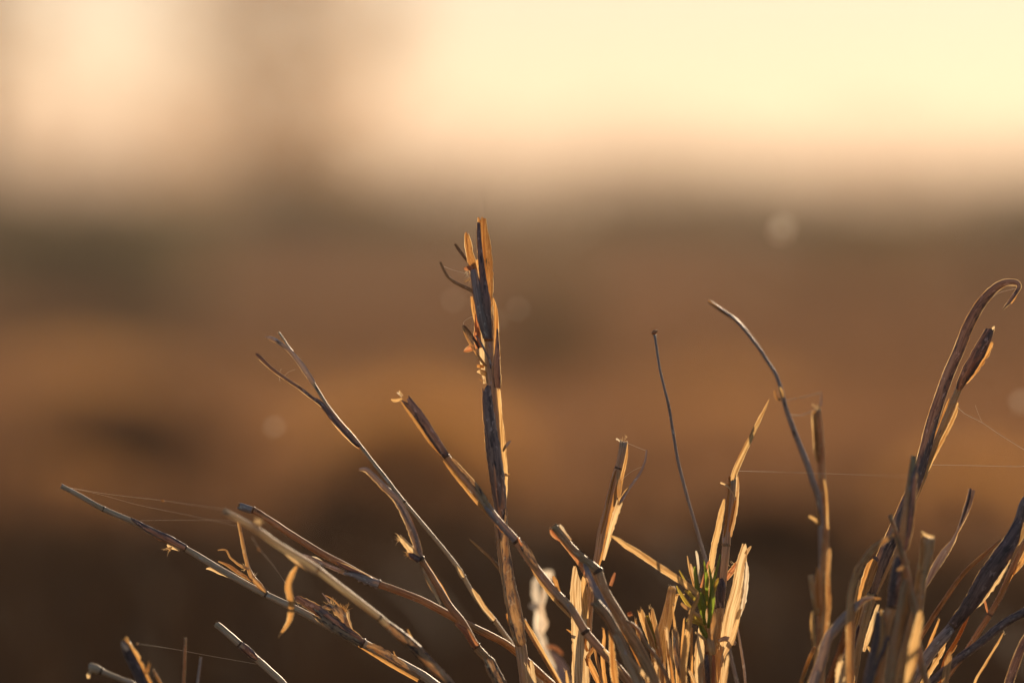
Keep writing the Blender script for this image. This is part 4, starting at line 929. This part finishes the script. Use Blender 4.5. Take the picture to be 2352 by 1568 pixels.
# ------------------------------------------------------------------ right of the gap
t = stem("soft grey upright stem with a frayed crown and a glowing orange side panel", (1960, 45))
_, q = culm([(1878,936,42,7), (1882,975,42,7.4), (1884.5,1013,42,8.4), (1887,1092,42,9.4), (1892,1170,42,10), (1893.5,1205,42,10), (1894,1263,42,9.6), (1893,1301,42,10.4), (1891,1350,42,12), (1890,1400,42,13), (1886,1470,42,12), (1882,1570,42,12)], MT['tan'], t, root=(1960,45), ragged=0.8)
ribbon([(1870,940,40,5), (1871,965,39.6,7.4), (1874,1010,39.4,8.6), (1877,1045,39.4,7.6), (1880,1062,39.6,4)], MT['orange'], t, 'sheath', curl=70, face=-10, ragged=0.8)
ribbon([(1892,1100,40,3), (1897,1125,40,4), (1900,1170,40,4), (1900,1205,40,4), (1903,1215,40,3)], MT['gold'], t, 'sheath', curl=60, face=30, nick=0.2)
ribbon([(1880,1110,40,2), (1879,1140,39.6,5), (1880,1175,39.4,5.6), (1884,1205,40,4)], MT['orange'], t, 'sheath', curl=60, face=-30)
ribbon([(1857.5,1184,40,2.6), (1866,1189,40,3.6), (1876,1196,40,3.8), (1883,1205,40.6,3)], MT['gold'], t, 'spur', curl=90)
ribbon([(1886,899,44,1), (1886,915,43.6,2), (1885,932,43,3)], MT['grey'], t, 'awn', curl=90)
fray(1876, 936, 41, 110, 60, 10, 12, t, 'cream', 1.0, jit=7)
ribbon([(1906,1258,40,3.4), (1903,1285,39.6,5), (1898,1330,39.4,8), (1899,1390,39.4,9), (1895,1440,39.4,8), (1890,1500,40,6)], MT['tan'], t, 'sheath', curl=90, face=20)
culm([(1862.6,1320,38,7), (1867,1350,38,7), (1872,1380,38,7), (1878,1410,40,6)], MT['olive'], t, 'stub', wobble=0.6)
ribbon([(1878,1303,37,1.5), (1878,1330,36.6,5), (1878,1360,36.6,5.6), (1880,1395,37,3)], MT['orange'], t, 'bract', curl=60)
ribbon([(1868,1400,38,3), (1866,1430,38,5), (1870,1480,38,4), (1874,1540,39,3)], MT['gold'], t, 'bract', curl=80, nick=0.2)

t = stem("long thin grey stem arching up left to a pointed tip, with a tiny curled bract", (1950, 40))
_, q = culm([(1627,690.8,30,3.4), (1640,700,30,4.2), (1663,716,30,4.4), (1684,730,30,4.2), (1701,746,30,4), (1720,769,30,4), (1735,789,30,4.2), (1749,809,30,4), (1760,827,30,4.2), (1773,846,30,4.4), (1782,861,30,4.4), (1789,880,30,4.4), (1794.6,898.5,30,5), (1805.5,939,31,5.4), (1822.7,986,33,6.2), (1850.8,1058,35,7), (1868,1108,36,7.4), (1880,1144,38,7.4), (1886,1200,41,6.4), (1886,1400,44,6), (1886,1575,44,6)], MT['grey'], t, root=(1950,40), wobble=1.0)
ribbon([(1779,896,28,2), (1781,908,28,3.4), (1786,916,28,3.4), (1793,918,28.6,3)], MT['tan'], t, 'bract', curl=90)
ribbon([(1790,888,28,2), (1795,898,28.4,4.4), (1798,912,28.6,3.4)], MT['gold'], t, 'bract', curl=90)
ribbon([(1627,690,29,3), (1645,704,29,4.6), (1668,722,29,4.4), (1690,736,29.4,2.6)], MT['orange'], t, 'sheath', curl=70, face=-35, nick=0.2)

t = stem("stem with a snapped purple-brown head and a golden husk strip, right of the hooked leaf", (2010, 0))
_, q = culm([(2202,892,2,7.4), (2199,900,2,7.4), (2177,952,2,8), (2152,1014,2,8), (2127,1077,2,8.4), (2100,1140,2,9), (2065,1225,2,10), (2030,1310,2,11), (2001,1372,2,12), (1980,1436,2,12.5), (1962,1500,2,13), (1945,1570,2,13)], MT['olive'], t, root=(2010,0))
node_at(q, 2003, 1366, t, 1.12, 0.6)
ribbon([(2277,751,1,9), (2266,775,0.6,13), (2247,812,0.4,16), (2225,850,0.4,15), (2210,876,0.8,11), (2201.5,893,1.4,8)], MT['dark'], t, 'sheath', curl=170, ragged=0.9, face=-12)
ribbon([(2281,783,1.6,5), (2272,802,1.6,8), (2256,828,1.6,9), (2237,855,1.6,8), (2218,880,1.8,4)], MT['orange'], t, 'sheath', curl=60, face=25, ragged=1.6, nick=0.2)
ribbon([(2284,748,2,1.5), (2280,757,2,4.6), (2273,772,2,4)], MT['cream'], t, 'bract', curl=80, ragged=1)
ribbon([(2200,924,0.6,2.6), (2196,944,0.4,6), (2186,968,0.2,7), (2170,1000,0,7.4), (2153,1032,0,7.4), (2137,1064,0.2,7), (2124,1092,0.4,5), (2108,1130,0.6,3)], MT['gold'], t, 'sheath', curl=60, face=15, nick=0.14)
ribbon([(2181,914,3,2), (2172,938,3,4.4), (2158,978,3,5.4), (2140,1026,3,5.4), (2122,1070,3,3)], MT['orange'], t, 'sheath', curl=60, face=-30)
ribbon([(1967,1428,-1,12), (1960,1470,-1.4,16), (1948,1520,-1.6,18), (1938,1570,-1.6,18), (1940,1650,-1,15)], MT['dark'], t, 'sheath', curl=180, ragged=0.7)

t = stem("tall hooked leaf, mottled purple, with a claw-like tip curling over at upper right", (2010, -4), 'dry leaf', 'hooked_leaf')
ribbon([(2302,711,-8,1), (2311,702,-8,2.6), (2321,690,-7.6,4), (2331,676,-7,4.2), (2339,664,-6.6,4.4), (2341,655,-6.4,5), (2334,649,-6,6.4), (2322,647.5,-5.6,7), (2306,650,-5,8), (2286,662,-4.6,9.4), (2262,686,-4.4,11), (2240,718,-4.2,12), (2221,756,-4,12.4), (2204,800,-4,12.6), (2190,832,-4,12.6), (2174,872,-4,13), (2155,925,-4,13), (2136,987,-4.2,13.4), (2121,1049,-4.6,13.6), (2108,1096,-5,13.8), (2085,1152,-5,15), (2056,1219,-4.6,16.5), (2030,1278,-4.2,16.8), (2008,1335,-3.6,14), (2000,1364,-2.6,12)], MT['purple'], t, 'leaf_blade', curl=95, ragged=0.1, face=-6, nick=0.03)
ribbon([(2338,668,-5.5,1.6), (2332,682,-5.4,2.6), (2322,697,-5.6,2)], MT['orange'], t, 'bract', curl=60)
ribbon([(2085,1130,-1,3), (2074,1170,-1.4,5), (2056,1215,-1.4,6), (2038,1262,-1.2,6), (2018,1320,-1,4)], MT['orange'], t, 'sheath', curl=60, face=30, nick=0.14)
culm([(2001,1362,-3,8), (1996,1385,-3,8), (1986,1430,-3,8), (1970,1500,-3,8)], MT['olive'], t, 'leaf_base', root=(2010,-4))

t = stem("short copper-brown scrap of leaf with a burnt rim leaning on the dark stem", (1990, -8), 'dry leaf', 'leaf_scrap')
ribbon([(2009,1282,-6,10), (2004,1296,-6.4,12), (1996,1320,-6.8,13), (1988,1345,-7,12), (1978,1372,-7,9), (1968,1410,-7,8), (1958,1450,-7,7), (1955,1560,-7,7), (1990,ground_row(1990,-8)+8,-8,6)], MT['orange'], t, 'leaf_blade', curl=60, ragged=0.5, nick=0.08)
ribbon([(2003,1280,-6.6,2), (2010,1280,-6.8,4), (2017,1288,-7,3)], MT['dark'], t, 'leaf_tip', curl=60, ragged=1)
ribbon([(2018,1386,-9,3), (2012,1405,-9.4,5), (2001,1440,-9.6,6.4), (1992,1470,-9.4,6), (1984,1495,-9,3)], MT['cream'], t, 'leaf_flap', curl=80, ragged=1.2, nick=0.12)
ribbon([(1990,1482,-9,2), (1999,1492,-9.4,4), (2004,1508,-9,2)], MT['gold'], t, 'leaf_flap', curl=60)

for (lab, name, cat, mt, rt, pts, extra) in [
 ("blurred near straw with a rounded grey tip, crossing the base of the hooked leaf", 'grass_straw', 'grass stem', 'olive', (2030,-34), [(2099,1046,-34,7), (2096,1075,-34,8.4), (2088,1135,-34,10), (2080,1200,-34,11), (2069,1260,-34,12), (2058,1320,-34,12), (2050,1385,-34,12), (2038,1430,-34,11), (2018,1570,-34,11.5)], 'near'),
 ("blurred cut straw with a wide square glowing rim, standing in front of the right cluster", 'grass_straw', 'grass stem', 'olive', (2080,-40), [(2132,1230,-32,15.5), (2129,1260,-32,15.6), (2124,1288,-32,14.6), (2117,1320,-32,12.6), (2108,1394,-32,13.5), (2094,1460,-32,15), (2081,1512,-32,16), (2066,1575,-32,16)], 'wide'),
 ("thin blurred stalk crossing diagonally in front of the right cluster", 'grass_stalk', 'grass stalk', 'tan', (2170,-45), [(2044,1182,-36,4.6), (2054,1214,-36,6), (2068,1259,-36,7), (2088,1333,-36,7.6), (2101,1394,-36,8), (2108,1471,-36,8), (2116,1520,-36,8), (2129,1572,-36,8)], None),
 ("dark-and-gold blade end with a rounded tip, low between the right-hand stems", 'grass_straw', 'grass stem', 'dark', (2010,-40), [(2021,1402,-36,8), (2020,1430,-36,13), (2017,1470,-36,14), (2005,1520,-36,14), (1993,1575,-36,14)], 'gold'),
 ("thin dark twig slanting in front of the right cluster's foot", 'grass_stalk', 'grass stalk', 'dark', (1970,-50), [(2041,1460,-52,5), (2030,1490,-52,5), (2012,1530,-52,5.4), (1998,1575,-52,6)], None),
 ("slim brown upright stalk with a pale square tip beside the blue-grey curved leaf", 'grass_stalk', 'grass stalk', 'tan', (1960,-30), [(1961,1386,-30,5), (1958,1420,-30,6), (1955,1480,-30,7), (1954,1530,-30,7), (1954,1575,-30,7)], 'pale'),
 ("amber stalk leaning left beside the slim brown upright one", 'grass_stalk', 'grass stalk', 'orange', (1900,-20), [(1950,1420,-24,4), (1943,1450,-24,7), (1930,1495,-24,8), (1914,1540,-24,8), (1902,1575,-24,8)], None),
 ("thin pale stalk leaning away at the left foot of the right cluster", 'grass_stalk', 'grass stalk', 'gold', (1800,20), [(1872,1484,20,4), (1862,1505,20,4.6), (1850,1535,20,4.6), (1838,1575,20,4.6)], None),
 ("dull tan straw between the cut straw and the blurred near straw", 'grass_straw', 'grass stem', 'tan', (2040,-45), [(2080,1330,-46,5), (2076,1360,-46,9), (2068,1410,-46,11), (2056,1480,-46,12), (2042,1575,-46,13)], 'orange'),
 ("arching brown stalk that bends left above the right cluster", 'grass_stalk', 'grass stalk', 'tan', (2120,10), [(2301,1239,10,2.4), (2282,1253,10,3.6), (2263,1270,10,4.4), (2219,1310,10,5), (2186,1353,10,5.4), (2145,1414,10,5.6), (2116,1461,10,6), (2098,1500,10,6), (2080,1575,10,6)], 'olive'),
 ("thick dark leaning stem with a bright torn edge, thickest at far right", 'grass_straw', 'grass stem', 'purple', (2010,-6), [(2362,1140,-3,10), (2351,1160,-3,11), (2340,1200,-3,12.4), (2320,1243,-3.4,15), (2300,1275,-4,18), (2280,1306,-4,19), (2256,1343,-4,18.5), (2232,1381,-4,17), (2205,1416,-4,15), (2189,1436,-4,12.5), (2145,1486,-4,12), (2097,1560,-4,12)], 'big'),
 ("jointed brown stalk entering from the right edge, below the thick dark stem", 'grass_stalk', 'grass stalk', 'tan', (2130,6), [(2362,1228,6,5.6), (2346,1264,6,6.4), (2326.7,1303,6,7), (2299.8,1364,6,7), (2273,1411,6,6.6), (2246,1454,6,6.6), (2219,1495,6,6.4), (2190,1535,6,6.2), (2165,1575,6,6)], 'bract'),
 ("dark purple stalk curving in flat from the right edge near the bottom", 'grass_stalk', 'grass stalk', 'purple', (2080,-10), [(2368,1392,-12,8.6), (2351.5,1405,-12,9), (2306.5,1431,-12,9.6), (2252.8,1474,-12,9.6), (2199,1514,-12,9.6), (2152,1555,-12,9.6), (2132,1575,-12,9.6)], None),
 ("rusty thin stalk between the thick dark stem and the flat curving one", 'grass_stalk', 'grass stalk', 'orange', (2110,0), [(2229,1400,0,2.6), (2216,1432,0,4), (2199,1466,0,4.6), (2172,1512,0,4.6), (2156,1575,0,4.8)], 'twig'),
 ("swollen-headed dull stem lowest at far left with a peeling curl", 'grass_straw', 'grass stem', 'silver', (420,-24), [(203,1530,-26,8), (208,1531,-26,10), (220,1535,-26,10.6), (232,1541,-26,8.4), (245,1546,-26,6), (280,1560,-26,6.4), (306,1571,-26,6.6)], 'bud'),
 ("thick dark stub glowing amber along its upper edge at lower left", 'grass_stub', 'grass stub', 'dark', (420,-36), [(286,1470,-34,8), (290,1482,-34,13), (302,1508,-34,14.6), (318,1540,-34,15), (334,1575,-34,15.4)], 'amber'),
 ("taller of two needle-thin upright straws at lower left", 'straw_needle', 'straw', 'tan', (424,10), [(425.8,1464,22,2.6), (425,1490,22,3.2), (423.6,1530,22,3.4), (421.5,1575,22,3.6)], None),
 ("shorter of two needle-thin upright straws at lower left", 'straw_needle', 'straw', 'grey', (450,10), [(461,1508,20,2.6), (459,1530,20,3), (456,1550,20,3.2), (453,1575,20,3.4)], None),
 ("cut bamboo-like straw with one dark smudged joint, alone at lower left", 'grass_straw', 'grass stem', 'silver', (800,0), [(494.5,1431,0,7.6), (512,1444,0,7.6), (551,1479,0,8), (589.4,1512,0,8), (620,1540,0,8), (653,1572,0,8)], 'smudge'),
 ("tiny blurred sliver beside the amber-edged stub", 'straw_needle', 'straw', 'cream', (420,-30), [(352,1537,-30,2), (358,1548,-30,3), (366,1562,-30,3.4), (374,1580,-30,3.4)], None),
]:
    t = stem(lab, rt, cat, name)
    _, q = culm(pts, MT[mt], t, 'culm', root=rt, ragged=0.5)
    if extra == 'near':
        node_at(q, 2052, 1390, t, 1.08, 0.5)
        ribbon([(2066,1278,-35,8), (2060,1310,-36,12), (2054,1350,-36,13.6), (2050,1388,-35.5,12)], MT['dark'], t, 'sheath', curl=180, ragged=0.6)
        ribbon([(2101,1056,-34,4), (2099,1100,-35,7), (2095,1160,-35.5,7.6), (2088,1220,-36,7.6), (2079,1265,-36,5)], MT['dark'], t, 'sheath', curl=120, face=15)
    if extra == 'wide':
        node_at(q, 2118, 1308, t, 1.05, 0.5, MT['tan'])
        ribbon([(2118,1222,-33,3), (2117,1250,-34,4), (2115,1300,-34,4), (2110,1340,-34,3)], MT['gold'], t, 'sheath', curl=60, face=-30)
        ribbon([(2112,1395,-33,5), (2104,1440,-34,9), (2094,1490,-34.5,11), (2080,1540,-34.5,11), (2068,1600,-34,10)], MT['gold'], t, 'sheath', curl=70, face=20)
        ribbon([(2116,1218,-32,2), (2124,1226,-33,4), (2136,1231,-33.6,4), (2146,1233,-33,3)], MT['cream'], t, 'bract', curl=80, ragged=1)
    if extra == 'gold':
        ribbon([(2024,1398,-38,3), (2027,1425,-39,6), (2026,1460,-39.4,7), (2018,1500,-39.4,7), (2008,1550,-39,6), (2000,1600,-38,5)], MT['gold'], t, 'sheath', curl=60, face=15)
    if extra == 'pale': fray(1961, 1388, -30, 90, 30, 12, 10, t, 'cream', 1.0)
    if extra == 'orange':
        ribbon([(2086,1335,-48,3), (2084,1365,-49,6), (2077,1410,-49.4,7), (2068,1450,-49,5), (2060,1490,-48,3)], MT['orange'], t, 'sheath', curl=60, face=15)
        ribbon([(2060,1310,-48,2), (2072,1302,-48,4), (2084,1296,-48,4), (2086,1286,-48,2)], MT['tan'], t, 'bract', curl=80)
    if extra == 'olive':
        ribbon([(2268,1263,9,2), (2222,1305,8.6,4.6), (2190,1346,8.6,5), (2150,1404,8.6,4), (2124,1445,9,2)], MT['orange'], t, 'sheath', curl=60, face=30)
    if extra == 'big':
        node_at(q, 2190, 1436, t, 1.1, 0.5)
        ribbon([(2344,1190,-6,9), (2324,1238,-7,17), (2302,1275,-8,21), (2280,1306,-8.2,22), (2256,1343,-8,21), (2232,1381,-7.4,18), (2205,1416,-6.6,15), (2190,1434,-6,12)], MT['dark'], t, 'sheath', curl=140, nick=0.05, ragged=0.5)
        ribbon([(2322,1262,-4,4), (2312,1290,-4,9), (2296,1318,-4,11), (2277,1345,-4,11), (2258,1372,-4,9), (2235,1400,-4,5)], MT['cream'], t, 'sheath', curl=60, face=35, nick=0.2, ragged=1)
        ribbon([(2274,1285,-3,3), (2262,1305,-3,7), (2248,1328,-3,8), (2230,1355,-3,6), (2216,1378,-3,3)], MT['gold'], t, 'sheath', curl=60, face=-35, nick=0.2)
        ribbon([(2185,1440,-6,10), (2168,1462,-7,13), (2145,1488,-7,13), (2118,1525,-7,14), (2095,1565,-7,14), (2075,1610,-6,12)], MT['grey'], t, 'sheath', curl=170, ragged=0.5)
        ribbon([(2172,1474,-4,3), (2160,1500,-4,7), (2142,1530,-4,9), (2120,1565,-4,8), (2100,1600,-4,5)], MT['gold'], t, 'sheath', curl=60, face=30, nick=0.2)
        ribbon([(2362,1195,-6,6), (2352,1215,-6.4,9), (2340,1240,-6.4,7), (2325,1262,-6,3)], MT['olive'], t, 'sheath', curl=90)
    if extra == 'bract':
        node_at(q, 2273, 1411, t, 1.2, 0.7)
        ribbon([(2254,1366,4,1.5), (2262,1378,4,2.6), (2266,1395,4,2.6), (2270,1408,4.6,2)], MT['red'], t, 'awn', curl=80)
        ribbon([(2340,1290,4.4,2), (2326,1318,4,5), (2306,1352,4,4.6), (2290,1380,4.6,2)], MT['orange'], t, 'sheath', curl=60, face=25)
        ribbon([(2358,1255,4,2), (2350,1285,3.6,6), (2336,1305,3.6,5), (2328,1318,4,2)], MT['orange'], t, 'bract', curl=90)
    if extra == 'twig':
        ribbon([(2199,1480,-1,1), (2190,1495,-1,1.8), (2178,1506,-0.6,1.8), (2172,1512,0,1.4)], MT['tan'], t, 'awn', curl=90)
    if extra == 'bud':
        node_at(q, 233, 1541, t, 1.12, 0.6)
        ribbon([(204,1558,-27,3), (203,1549,-27.4,4.6), (207,1542,-27.6,4), (217,1541,-27.4,3), (226,1543,-27,2)], MT['cream'], t, 'bract', curl=110)
    if extra == 'amber':
        ribbon([(290,1466,-35,5), (297,1480,-35,8), (310,1500,-35,9), (326,1530,-35,8), (342,1566,-35,7), (355,1600,-34,6)], MT['orange'], t, 'sheath', curl=60, face=30, ragged=1.2, nick=0.25)
        ribbon([(282,1476,-36,4), (287,1484,-36.6,7), (294,1492,-36.6,5)], MT['white'], t, 'bract', curl=90, ragged=1)
        fray(292, 1468, -35, 80, 50, 9, 10, t, 'gold', 1.0)
        fray(338, 1545, -35, 75, 20, 26, 5, t, 'orange', 1.2)
    if extra == 'smudge':
        node_at(q, 552, 1480, t, 1.15, 0.5)
        ribbon([(552,1479,-1.6,8), (562,1488,-2,9), (578,1502,-2,8.6), (590,1513,-1.6,6)], MT['dark'], t, 'sheath', curl=170, ragged=0.8)
for (lab, name, mt, rt, pts, kw) in [
 ("blue-grey leaf arching left through the foot of the right cluster, blurred", 'curved_leaf', 'grey', (1840,-40), [(2013,1373,-30,1.6), (2000,1373,-30,4), (1986,1377,-30,6), (1959,1399,-30,9), (1928,1431,-30,10.4), (1902,1466,-30,11.4), (1886,1517,-30,12.4), (1868,1575,-30,12.4)], dict(curl=120)),
 ("thin brown blurred leaf bowed like a drawn bow left of the right cluster", 'curved_leaf', 'tan', (1960,-60), [(2054,1226,-40,2.6), (2036,1238,-40,5), (2010,1255,-40,5.6), (1990,1278,-40,5.6), (1970,1309,-40,6), (1957,1345,-40,6), (1952,1385,-40,6), (1950,1470,-40,6), (1951,1575,-40,6)], dict(curl=110)),
 ("twisted purple-grey leaf with a narrow waist and blunt squared tip, right of the cut straw", 'twisted_leaf', 'grey', (2080,6), [(2233,1121,12,8), (2229,1140,12,8,8), (2219,1172,12,7.6,15), (2207,1203,12,5,35), (2198,1222,12,3.2,50), (2186,1246,12,5.4,20), (2169,1270,12,9,0), (2153,1295,11,9.4,-10), (2138,1321,10,7.6,-15), (2124,1347,9,4.6,-15), (2113,1372,8,4,0), (2098,1450,7,4,0), (2085,1575,6,4.6,0)], dict(curl=100, ragged=0.4)),
 ("dark stiff leaf leaning out at the bottom right corner", 'curved_leaf', 'purple', (2240,-14), [(2364,1448,-14,5), (2351,1477,-14,9), (2333,1521,-14,10), (2316,1575,-14,10)], dict(curl=100)),
 ("small dark leaf low behind the arching stalk", 'curved_leaf', 'purple', (2090,14), [(2104,1420,14,2), (2106,1450,14,6), (2102,1490,14,9), (2096,1530,14,10), (2092,1575,14,9)], dict(curl=100)),
 ("bright golden scrap of leaf low in front of the right cluster", 'leaf_scrap', 'cream', (1930,-30), [(1931,1512,-32,4), (1930,1525,-32,9), (1929,1550,-32,11), (1929,1590,-32,10)], dict(curl=80, ragged=1.2, nick=0.2)),
 ("glowing amber strip down the right side of the cut straw's foot", 'leaf_scrap', 'gold', (2090,-50), [(2116,1400,-55,4), (2110,1430,-55,8), (2102,1470,-55,10), (2094,1520,-55,10), (2086,1580,-55,9)], dict(curl=60, ragged=0.8)),
]:
    t = stem(lab, rt, 'dry leaf', name)
    pts = [tuple(p) if len(p) == 5 else (*p, 0.0) for p in pts]; x, y, d, w, tw = pts[-1]; px, py = pts[-2][:2]
    gy = ground_row(*rt) + 8
    k = 220; l = math.hypot(x - px, y - py)
    pts += [(x + (x - px) / l * k * 0.6, y + (y - py) / l * k, d, w, tw), (rt[0], gy, rt[1], w * 0.8, tw)]
    ribbon(pts, MT[mt], t, 'leaf_blade', **kw)
    if 'waist' in lab:
        ribbon([(2230,1120,11,2), (2226,1142,10.6,3.4), (2216,1174,10.6,3), (2204,1206,11,2)], MT['dark'], t, 'midrib', curl=140)
    if 'blue-grey' in lab: ribbon([(2024,1374,-31,1.4), (2014,1373,-31,3), (2004,1375,-31,3)], MT['tan'], t, 'leaf_tip', curl=60)
    if 'golden scrap' in lab: fray(1931, 1514, -32, 95, 40, 14, 8, t, 'cream', 1.2)

for (lab, mt, rt, pts) in [
 ("short upright sliver at the frame's foot just left of the broad golden blade", 'gold', (1400,12), [(1300,1538,8,2), (1303,1556,8,4), (1306,1580,8,4)]),
 ("crooked brown sliver between the broad golden blade and the dark open-ended straw", 'orange', (1470,4), [(1385,1440,2,2), (1388,1462,2,4), (1384,1500,2,5), (1387,1545,2,5), (1392,1580,2,5)]),
 ("slim tan sliver rising left of the split olive strip", 'tan', (1540,4), [(1459,1420,4,2), (1464,1450,4,3.6), (1474,1500,4,4), (1488,1580,4,4)]),
 ("pale sliver crossing the bent straw's foot", 'cream', (1540,-22), [(1440,1500,-26,1.6), (1456,1520,-26,4), (1478,1548,-26,5), (1500,1580,-26,5)]),
 ("thin rusty sliver behind the brown-flecked strip", 'orange', (1600,8), [(1571,1418,4,1.6), (1569,1450,4,3), (1566,1500,4,3.4), (1566,1580,4,3.4)]),
 ("pale sliver just right of the green shoot's foot", 'cream', (1680,-16), [(1672,1500,-16,2), (1670,1520,-16,4.6), (1666,1550,-16,5.4), (1664,1590,-16,5)]),
 ("golden thin stalk crossing the copper-brown scrap", 'gold', (1985,-14), [(1974,1330,-13,1.6), (1968,1362,-13,3.4), (1960,1410,-13,3.8), (1950,1470,-13,4), (1938,1575,-13,4)]),
 ("thin grey-brown stalk rising between the dark-and-gold blade end and the dull tan straw", 'tan', (2040,-20), [(2046,1380,-16,2), (2042,1420,-16,4), (2033,1480,-16,4.4), (2022,1575,-16,4.6)]),
 ("amber sliver leaning right under the arching brown stalk", 'orange', (2090,0), [(2158,1420,2,2), (2146,1450,2,4), (2130,1490,2,4.6), (2112,1540,2,4.6), (2100,1580,2,4.6)]),
 ("fine pale stalk between the flat curving stalk and the corner leaf", 'gold', (2180,-6), [(2305,1452,-4,1.6), (2290,1480,-4,2.8), (2266,1520,-4,3), (2238,1575,-4,3.2)]),
 ("short torn stub poking up beside the flat curving stalk", 'tan', (2160,-14), [(2183,1496,-14,5), (2180,1510,-14,7), (2176,1530,-14,7), (2170,1575,-14,7)]),
]:
    t = stem(lab, rt, 'straw sliver', 'straw_sliver', 'slivers of broken straw')
    pts = list(pts); x, y, d, w = pts[-1]; gy = ground_row(*rt) + 8
    pts += [((x * 2 + rt[0]) / 3, y * 0.6 + gy * 0.4, d, w), (rt[0], gy, rt[1], w * 0.9)]
    ribbon(pts, MT[mt], t, 'strip', curl=90, ragged=0.8, nick=0.12)
    fray(pts[0][0], pts[0][1] + 4, pts[0][2], 90, 35, 8, 4, t, 'cream', 0.7, jit=2)

# ------------------------------------------------------------------ spider silk
def silk(label, pts, r=0.42, bead=None, group='strands of spider silk'):
    q = resample(pts, 14)
    P3, T, F = frames(q)
    verts, faces = [], []
    c0 = P3[0]
    for i in range(len(q)):
        for j in range(4):
            a = math.pi / 2 * j
            verts.append(P3[i] + (F[i][0] * math.cos(a) + F[i][1] * math.sin(a)) * r * 0.8 * U)
    for k in range(len(q) - 1):
        for j in range(4):
            a, b = k * 4 + j, k * 4 + (j + 1) % 4
            faces.append((a, b, b + 4, a + 4))
    o = link('spider_thread', verts, faces, MT['silk'], None, None, True, c0)
    tag(o, label, 'spider thread', group)
    if bead:
        for (x, y, d, rx, ry) in bead:
            b = culm([(x - rx, y - ry, d, 0.8), (x - rx * .5, y - ry * .5, d, 2.0), (x, y, d, 2.6), (x + rx * .5, y + ry * .5, d, 2.0), (x + rx, y + ry, d, 0.8)], MT['gold'], None, 'bead', sides=6, wobble=0.2, step=2)[0]
            m = b.matrix_world.copy(); b.parent = o
            b.location = Vector((0, 0, 0)) - o.location
    return o
silk("upper silk thread from the far-left cut tip to the blurred stem's tip", [(142,1116,5,0), (240,1133,0,0), (374,1149,-16,0), (450,1160,-28,0), (512,1169,-42,0)], 0.36, [(374,1149.5,-16,5,1)])
silk("lower silk thread sagging from the far-left cut tip toward the blurred stem", [(160,1120,5,0), (230,1135,3,0), (317,1159,-5,0), (420,1180,-20,0), (545,1207,-38,0)], 0.26)
silk("level silk thread just above the slanting stem's dark sheath", [(322,1195,0,0), (400,1194,-12,0), (480,1194,-24,0), (540,1196,-38,0)], 0.24)
silk("silk thread with a golden speck hanging below the fluffy tuft", [(578,1232,-38,0), (594,1258,-36,0), (625,1295,-25,0), (660,1345,-8,0), (690,1398,-2,0)], 0.4, [(594,1260,-36,3,6)])
silk("faint silk thread low at left beside the two needle straws", [(315,1477,-30,0), (400,1490,0,0), (480,1505,0,0), (589,1524,0,0)], 0.22, [(315.5,1477.5,-30,2,1)])
silk("short silk strand from the frayed square tip to the arching side leaf", [(1441,1017,1,0), (1462,1026,2,0), (1485,1035,4,0)], 0.36)
silk("curved silk strand below the frayed square tip", [(1427,1103,0,0), (1445,1086,1,0), (1463,1076,2,0), (1479,1070,3,0)], 0.36)
silk("long level silk thread spanning from the golden leaf to the blurred near straw", [(1694,1081,0,0), (1800,1084,20,0), (1951,1089,0,0), (2092,1094,-74,0)], 0.36)
silk("bright forked silk thread running down to the right edge", [(2197,932,0,0), (2215,949,0,0), (2257,971,0,0), (2300,1000,0,0), (2365,1040,0,0)], 0.7)
silk("faint silk side strand joining the bright thread near the right edge", [(2240,930,0,0), (2248,952,0,0), (2257,971,0,0)], 0.3)
silk("level silk thread from the golden husk strip to the right edge", [(2140,1067,0,0), (2230,1068.5,0,0), (2340,1071,0,0), (2365,1069,0,0)], 0.65)
silk("silk strand between the two thin awns on the tall stem's left side", [(1020,612,2,0), (1040,620,1.5,0), (1076,629,-1,0)], 0.38)
silk("small silk loop above the lower awn of the tall stem", [(1064,748,0,0), (1066,738,0,0), (1078,730,0,0), (1096,724,0,0)], 0.36)
silk("upper silk strand between the arching grey stem and the frayed crown", [(1802,920,30,0), (1832,914,34,0), (1860,908,38,0), (1886,901,43,0)], 0.7, [(1834,914,34,3,1)])
silk("lower silk strand between the arching grey stem and the frayed crown", [(1813,951,31,0), (1836,954,34,0), (1856,948,38,0), (1872,939,41,0)], 0.8)
silk("silk strand strung across the hook of the curled purple leaf", [(2266,694,-4,0), (2290,675,-5,0), (2312,667,-6,0), (2338,662,-6.4,0)], 0.36)
silk("curled silk hair between the forked stem's tips", [(646,846,5,0), (641,862,4.6,0), (643,876,4,0)], 0.3)
silk("looped silk hair just below the forked stem's upper fork", [(652,864,4,0), (664,853,4.4,0), (677,849,4.6,0)], 0.3)
